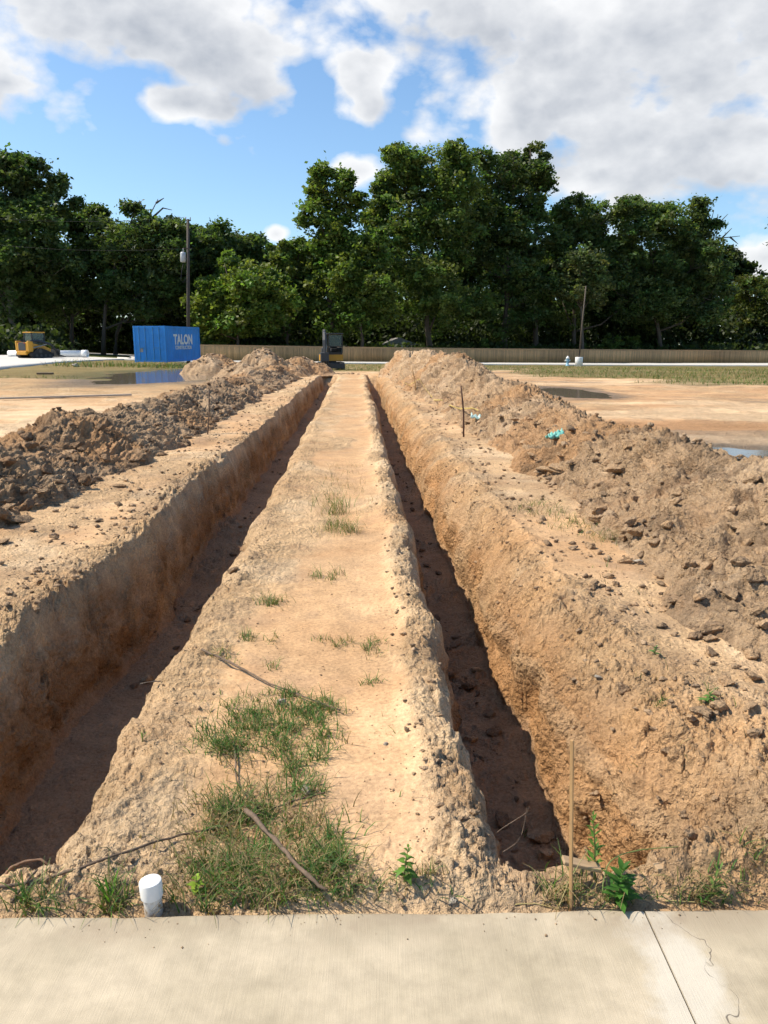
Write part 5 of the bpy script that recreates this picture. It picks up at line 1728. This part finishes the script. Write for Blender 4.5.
tree("tree", 100, 662, [(642, 220, 24, 17), (676, 222, 26, 17), (702, 244, 18, 18), (655, 252, 34, 26), (690, 270, 32, 28), (650, 300, 40, 26), (706, 300, 26, 26)], "wide dark tree with bare dead branches at its right top", GT, (0.074, 0.114, 0.036), seed=24,
     dead=[[(700, 255), (708, 232), (714, 210)], [(708, 235), (720, 222), (728, 214)], [(706, 245), (722, 238), (740, 236)], [(712, 222), (706, 212), (704, 204)], [(722, 238), (732, 228)], [(716, 228), (718, 214)], [(730, 237), (738, 244)]])
tree("tree", 108, 752, [(755, 294, 26, 13), (778, 305, 28, 20), (738, 318, 22, 14)], "low bright green tree at the right frame edge", GT, (0.085, 0.115, 0.030), seed=25)
for i, (px, D, rx) in enumerate(((-120, 100, 70), (840, 104, 60))):
    tree("tree", D, px, [(px, 215, rx * 0.6, 40), (px - 25, 260, rx * 0.6, 40), (px + 25, 270, rx * 0.6, 40), (px, 305, rx * 0.7, 30)], "dark tree standing outside the frame edge", GT, DK, seed=40 + i)
# second row of trees that closes the gaps
for i, px in enumerate((40, 150, 225, 300, 380, 470, 550, 630, 700)):
    hh = 0 if i % 2 else 12
    tree("tree", 116 + (i % 3) * 3, px, [(px - 22, 285 - hh, 32, 24), (px + 24, 290, 32, 24), (px, 268 - hh * 0.5, 28, 20), (px - 20, 318, 40, 20), (px + 25, 322, 40, 18)],
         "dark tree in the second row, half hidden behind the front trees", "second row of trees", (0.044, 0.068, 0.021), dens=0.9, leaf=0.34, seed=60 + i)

# undergrowth below the crowns
VV, CC = [], []
r = np.random.default_rng(5)


def bushes(px0, px1, D0, D1, ytop, n, tone):
    for k in range(n):
        px = r.uniform(px0, px1); D = r.uniform(D0, D1) + (max(0.0, fence_D(px) - 92.0) if px0 > 190 else 0)
        c = at(px, 352, D); z0 = float(base_z(np.array([c[0]]), np.array([D]))[0])
        hgt = (352 - ytop) * D / F * r.uniform(0.35, 1.05)
        m = 70
        P = np.array([c[0], D, z0]) + r.normal(0, 1, (m, 3)) * np.array([1.3, 1.0, 0.3 * hgt]); P[:, 2] = z0 + np.abs(r.random(m)) ** 0.8 * hgt
        ax = r.normal(size=(m, 3)); ax /= np.linalg.norm(ax, axis=1)[:, None]; b2 = np.cross(ax, r.normal(size=(m, 3))); b2 /= np.linalg.norm(b2, axis=1)[:, None]
        ll = 0.34 * r.uniform(0.6, 1.4, (m, 1))
        VV.append(np.stack([P - ax * ll, P + b2 * ll * 0.6, P + ax * ll, P - b2 * ll * 0.6], 1).reshape(-1, 3))
        CC.append(np.repeat(np.array(tone)[None] * r.uniform(0.6, 1.3, (m, 1)), 4, axis=0))


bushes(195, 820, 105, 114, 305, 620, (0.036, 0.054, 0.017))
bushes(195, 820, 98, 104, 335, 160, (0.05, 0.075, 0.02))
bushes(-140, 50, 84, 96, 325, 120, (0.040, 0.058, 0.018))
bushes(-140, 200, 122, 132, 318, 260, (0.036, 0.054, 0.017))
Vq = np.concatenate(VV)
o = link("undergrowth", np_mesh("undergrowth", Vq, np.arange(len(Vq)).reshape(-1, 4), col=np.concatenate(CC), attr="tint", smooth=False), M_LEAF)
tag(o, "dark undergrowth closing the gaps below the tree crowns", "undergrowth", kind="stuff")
# lighter shrubs along the fence
for i, (px, D, w, h, lab) in enumerate(((612, 100, 9, 12, "light green shrub rising just above the fence"), (633, 103, 8, 12, "second light green shrub just above the fence, right of the first"),
                                        (485, 97, 1.8, 9, "tiny thin sapling standing in front of the fence"), (215, 97, 12, 22, "green shrub beside the right end of the container"))):
    c0 = at(px, 352, D)
    tree("shrub", D, px, [(px, 352 - h * 0.75, w, h * 0.6), (px - w * 0.5, 352 - h * 0.4, w * 0.7, h * 0.5), (px + w * 0.5, 352 - h * 0.4, w * 0.7, h * 0.5)], lab, None, (0.10, 0.15, 0.035), dens=1.0, leaf=0.2, seed=80 + i, clumpr=0.5, trunk_r=0.05)
    bpy.context.scene.collection.objects[-1]

# ---------------------------------------------------------------- sky, sun
SUN_EL = R(51.0)
sd = np.array([-0.992, 0.10]); sd /= np.linalg.norm(sd)
sun_dir = Vector((sd[0] * math.cos(SUN_EL), sd[1] * math.cos(SUN_EL), math.sin(SUN_EL)))
sl = bpy.data.lights.new("sun", 'SUN'); sl.energy = 5.0; sl.angle = R(0.53); sl.color = (1.0, 0.90, 0.74)
so = bpy.data.objects.new("sun", sl); COL.objects.link(so)
so.rotation_euler = sun_dir.to_track_quat('Z', 'Y').to_euler()

w = bpy.data.worlds.new("World"); scn.world = w; w.use_nodes = True
nt = w.node_tree; nt.nodes.clear()
out = N(nt, "ShaderNodeOutputWorld")
sky = N(nt, "ShaderNodeTexSky", sky_type='NISHITA'); sky.sun_disc = False
sky.sun_elevation = SUN_EL; sky.sun_rotation = math.atan2(sd[0], sd[1])
sky.air_density = 1.0; sky.dust_density = 0.8; sky.ozone_density = 1.6
bg = N(nt, "ShaderNodeBackground"); bg.inputs["Strength"].default_value = 0.135
tc = N(nt, "ShaderNodeTexCoord").outputs["Generated"]
sp = N(nt, "ShaderNodeSeparateXYZ"); nt.links.new(tc, sp.inputs[0])
az = math_n(nt, 'ARCTAN2', sp.outputs[0], sp.outputs[1]); el = math_n(nt, 'ARCSINE', sp.outputs[2])


def azel(px, py):
    d = ray(px, py); d = d / np.linalg.norm(d)
    return math.atan2(d[0], d[1]), math.asin(d[2])


ELL = [(110, -8, 225, 76), (232, 48, 80, 62), (192, 104, 58, 21), (5, 82, 40, 16),
       (450, -8, 150, 50), (650, 55, 255, 110), (362, 82, 40, 40), (665, 145, 155, 62), (522, 128, 52, 46), (590, 180, 60, 26),
       (357, 172, 36, 20), (276, 234, 22, 14), (764, 258, 36, 24), (-90, 50, 150, 70), (900, 100, 150, 130)]


def cloud_field(daz, de):
    """density of the clouds at direction shifted by (daz, de)"""
    a = math_n(nt, 'ADD', az, daz); e = math_n(nt, 'ADD', el, de)
    mx = None
    for (cx, cy, rx, ry) in ELL:
        a0, e0 = azel(cx, cy); ra = rx / F; re = ry / F
        q = math_n(nt, 'ADD', math_n(nt, 'POWER', math_n(nt, 'ABSOLUTE', math_n(nt, 'DIVIDE', math_n(nt, 'SUBTRACT', a, a0), ra)), 2.0),
                   math_n(nt, 'POWER', math_n(nt, 'ABSOLUTE', math_n(nt, 'DIVIDE', math_n(nt, 'SUBTRACT', e, e0), re)), 2.0))
        m = math_n(nt, 'SUBTRACT', 1.0, math_n(nt, 'SQRT', q))
        mx = m if mx is None else math_n(nt, 'SMOOTH_MAX', mx, m)
        if mx is not m: mx.node.inputs[2].default_value = 0.15
    # clouds elsewhere in the sky, out of the photograph
    cmb = N(nt, "ShaderNodeCombineXYZ")
    nt.links.new(a, cmb.inputs[0]); nt.links.new(math_n(nt, 'MULTIPLY', e, 1.5), cmb.inputs[1])
    far = mrange(nt, noise(nt, cmb.outputs[0], 1.6, 2), 0.50, 0.7, -0.9, 0.6)
    far = math_n(nt, 'SUBTRACT', far, mrange(nt, math_n(nt, 'ABSOLUTE', az), 0.75, 1.1, 3.0, 0.0))
    mx = math_n(nt, 'MAXIMUM', mx, far)
    n = noise(nt, cmb.outputs[0], 8.0, 8, 0.57, 0.15)
    vo = N(nt, "ShaderNodeTexVoronoi", feature='F1'); vo.inputs["Scale"].default_value = 16; vo.inputs["Detail"].default_value = 2
    vo.inputs["Roughness"].default_value = 0.55
    nt.links.new(cmb.outputs[0], vo.inputs["Vector"])
    puff = math_n(nt, 'SUBTRACT', 0.42, vo.outputs["Distance"])
    d = math_n(nt, 'ADD', math_n(nt, 'MAXIMUM', math_n(nt, 'MULTIPLY', mx, 1.15), -1.2), math_n(nt, 'MULTIPLY', math_n(nt, 'SUBTRACT', n, 0.5), 2.0))
    d = math_n(nt, 'ADD', d, math_n(nt, 'MULTIPLY', puff, 0.45))
    d = math_n(nt, 'ADD', d, 0.12)
    return d, n


d0, nfin = cloud_field(0.0, 0.0)
d1, _ = cloud_field(-0.03, 0.045)
alpha = mrange(nt, d0, 0.0, 0.40, 0, 1)
# the deeper the cloud towards the sun, the greyer it looks from below
thick = math_n(nt, 'ADD', math_n(nt, 'MULTIPLY', mrange(nt, d1, 0.05, 1.1, 0, 1), 0.62), math_n(nt, 'MULTIPLY', mrange(nt, d0, 0.35, 1.3, 0, 1), 0.5), True)
cc_ = mixc(nt, thick, (1.05, 1.05, 1.05), (0.40, 0.44, 0.51))
bgc = N(nt, "ShaderNodeBackground"); nt.links.new(cc_, bgc.inputs["Color"]); bgc.inputs["Strength"].default_value = 0.76
nt.links.new(mixc(nt, 1.0, sky.outputs[0], (0.82, 0.97, 1.06), 'MULTIPLY'), bg.inputs["Color"])
mxs = N(nt, "ShaderNodeMixShader")
horiz = mrange(nt, el, 0.0, 0.06, 0.4, 1.0)
nt.links.new(math_n(nt, 'MULTIPLY', math_n(nt, 'MULTIPLY', alpha, horiz), 0.95), mxs.inputs[0])
nt.links.new(bg.outputs[0], mxs.inputs[1]); nt.links.new(bgc.outputs[0], mxs.inputs[2])
nt.links.new(mxs.outputs[0], out.inputs["Surface"])

vs = scn.view_settings
scn.display_settings.display_device = 'sRGB'
vs.view_transform = 'Standard'; vs.look = 'None'; vs.exposure = 0.38; vs.gamma = 1.0; vs.use_curve_mapping = False
cy = scn.cycles
cy.max_bounces = 5; cy.diffuse_bounces = 3; cy.glossy_bounces = 3; cy.transmission_bounces = 4; cy.transparent_max_bounces = 6
cy.use_denoising = True
cy.use_adaptive_sampling = True; cy.adaptive_threshold = 0.035
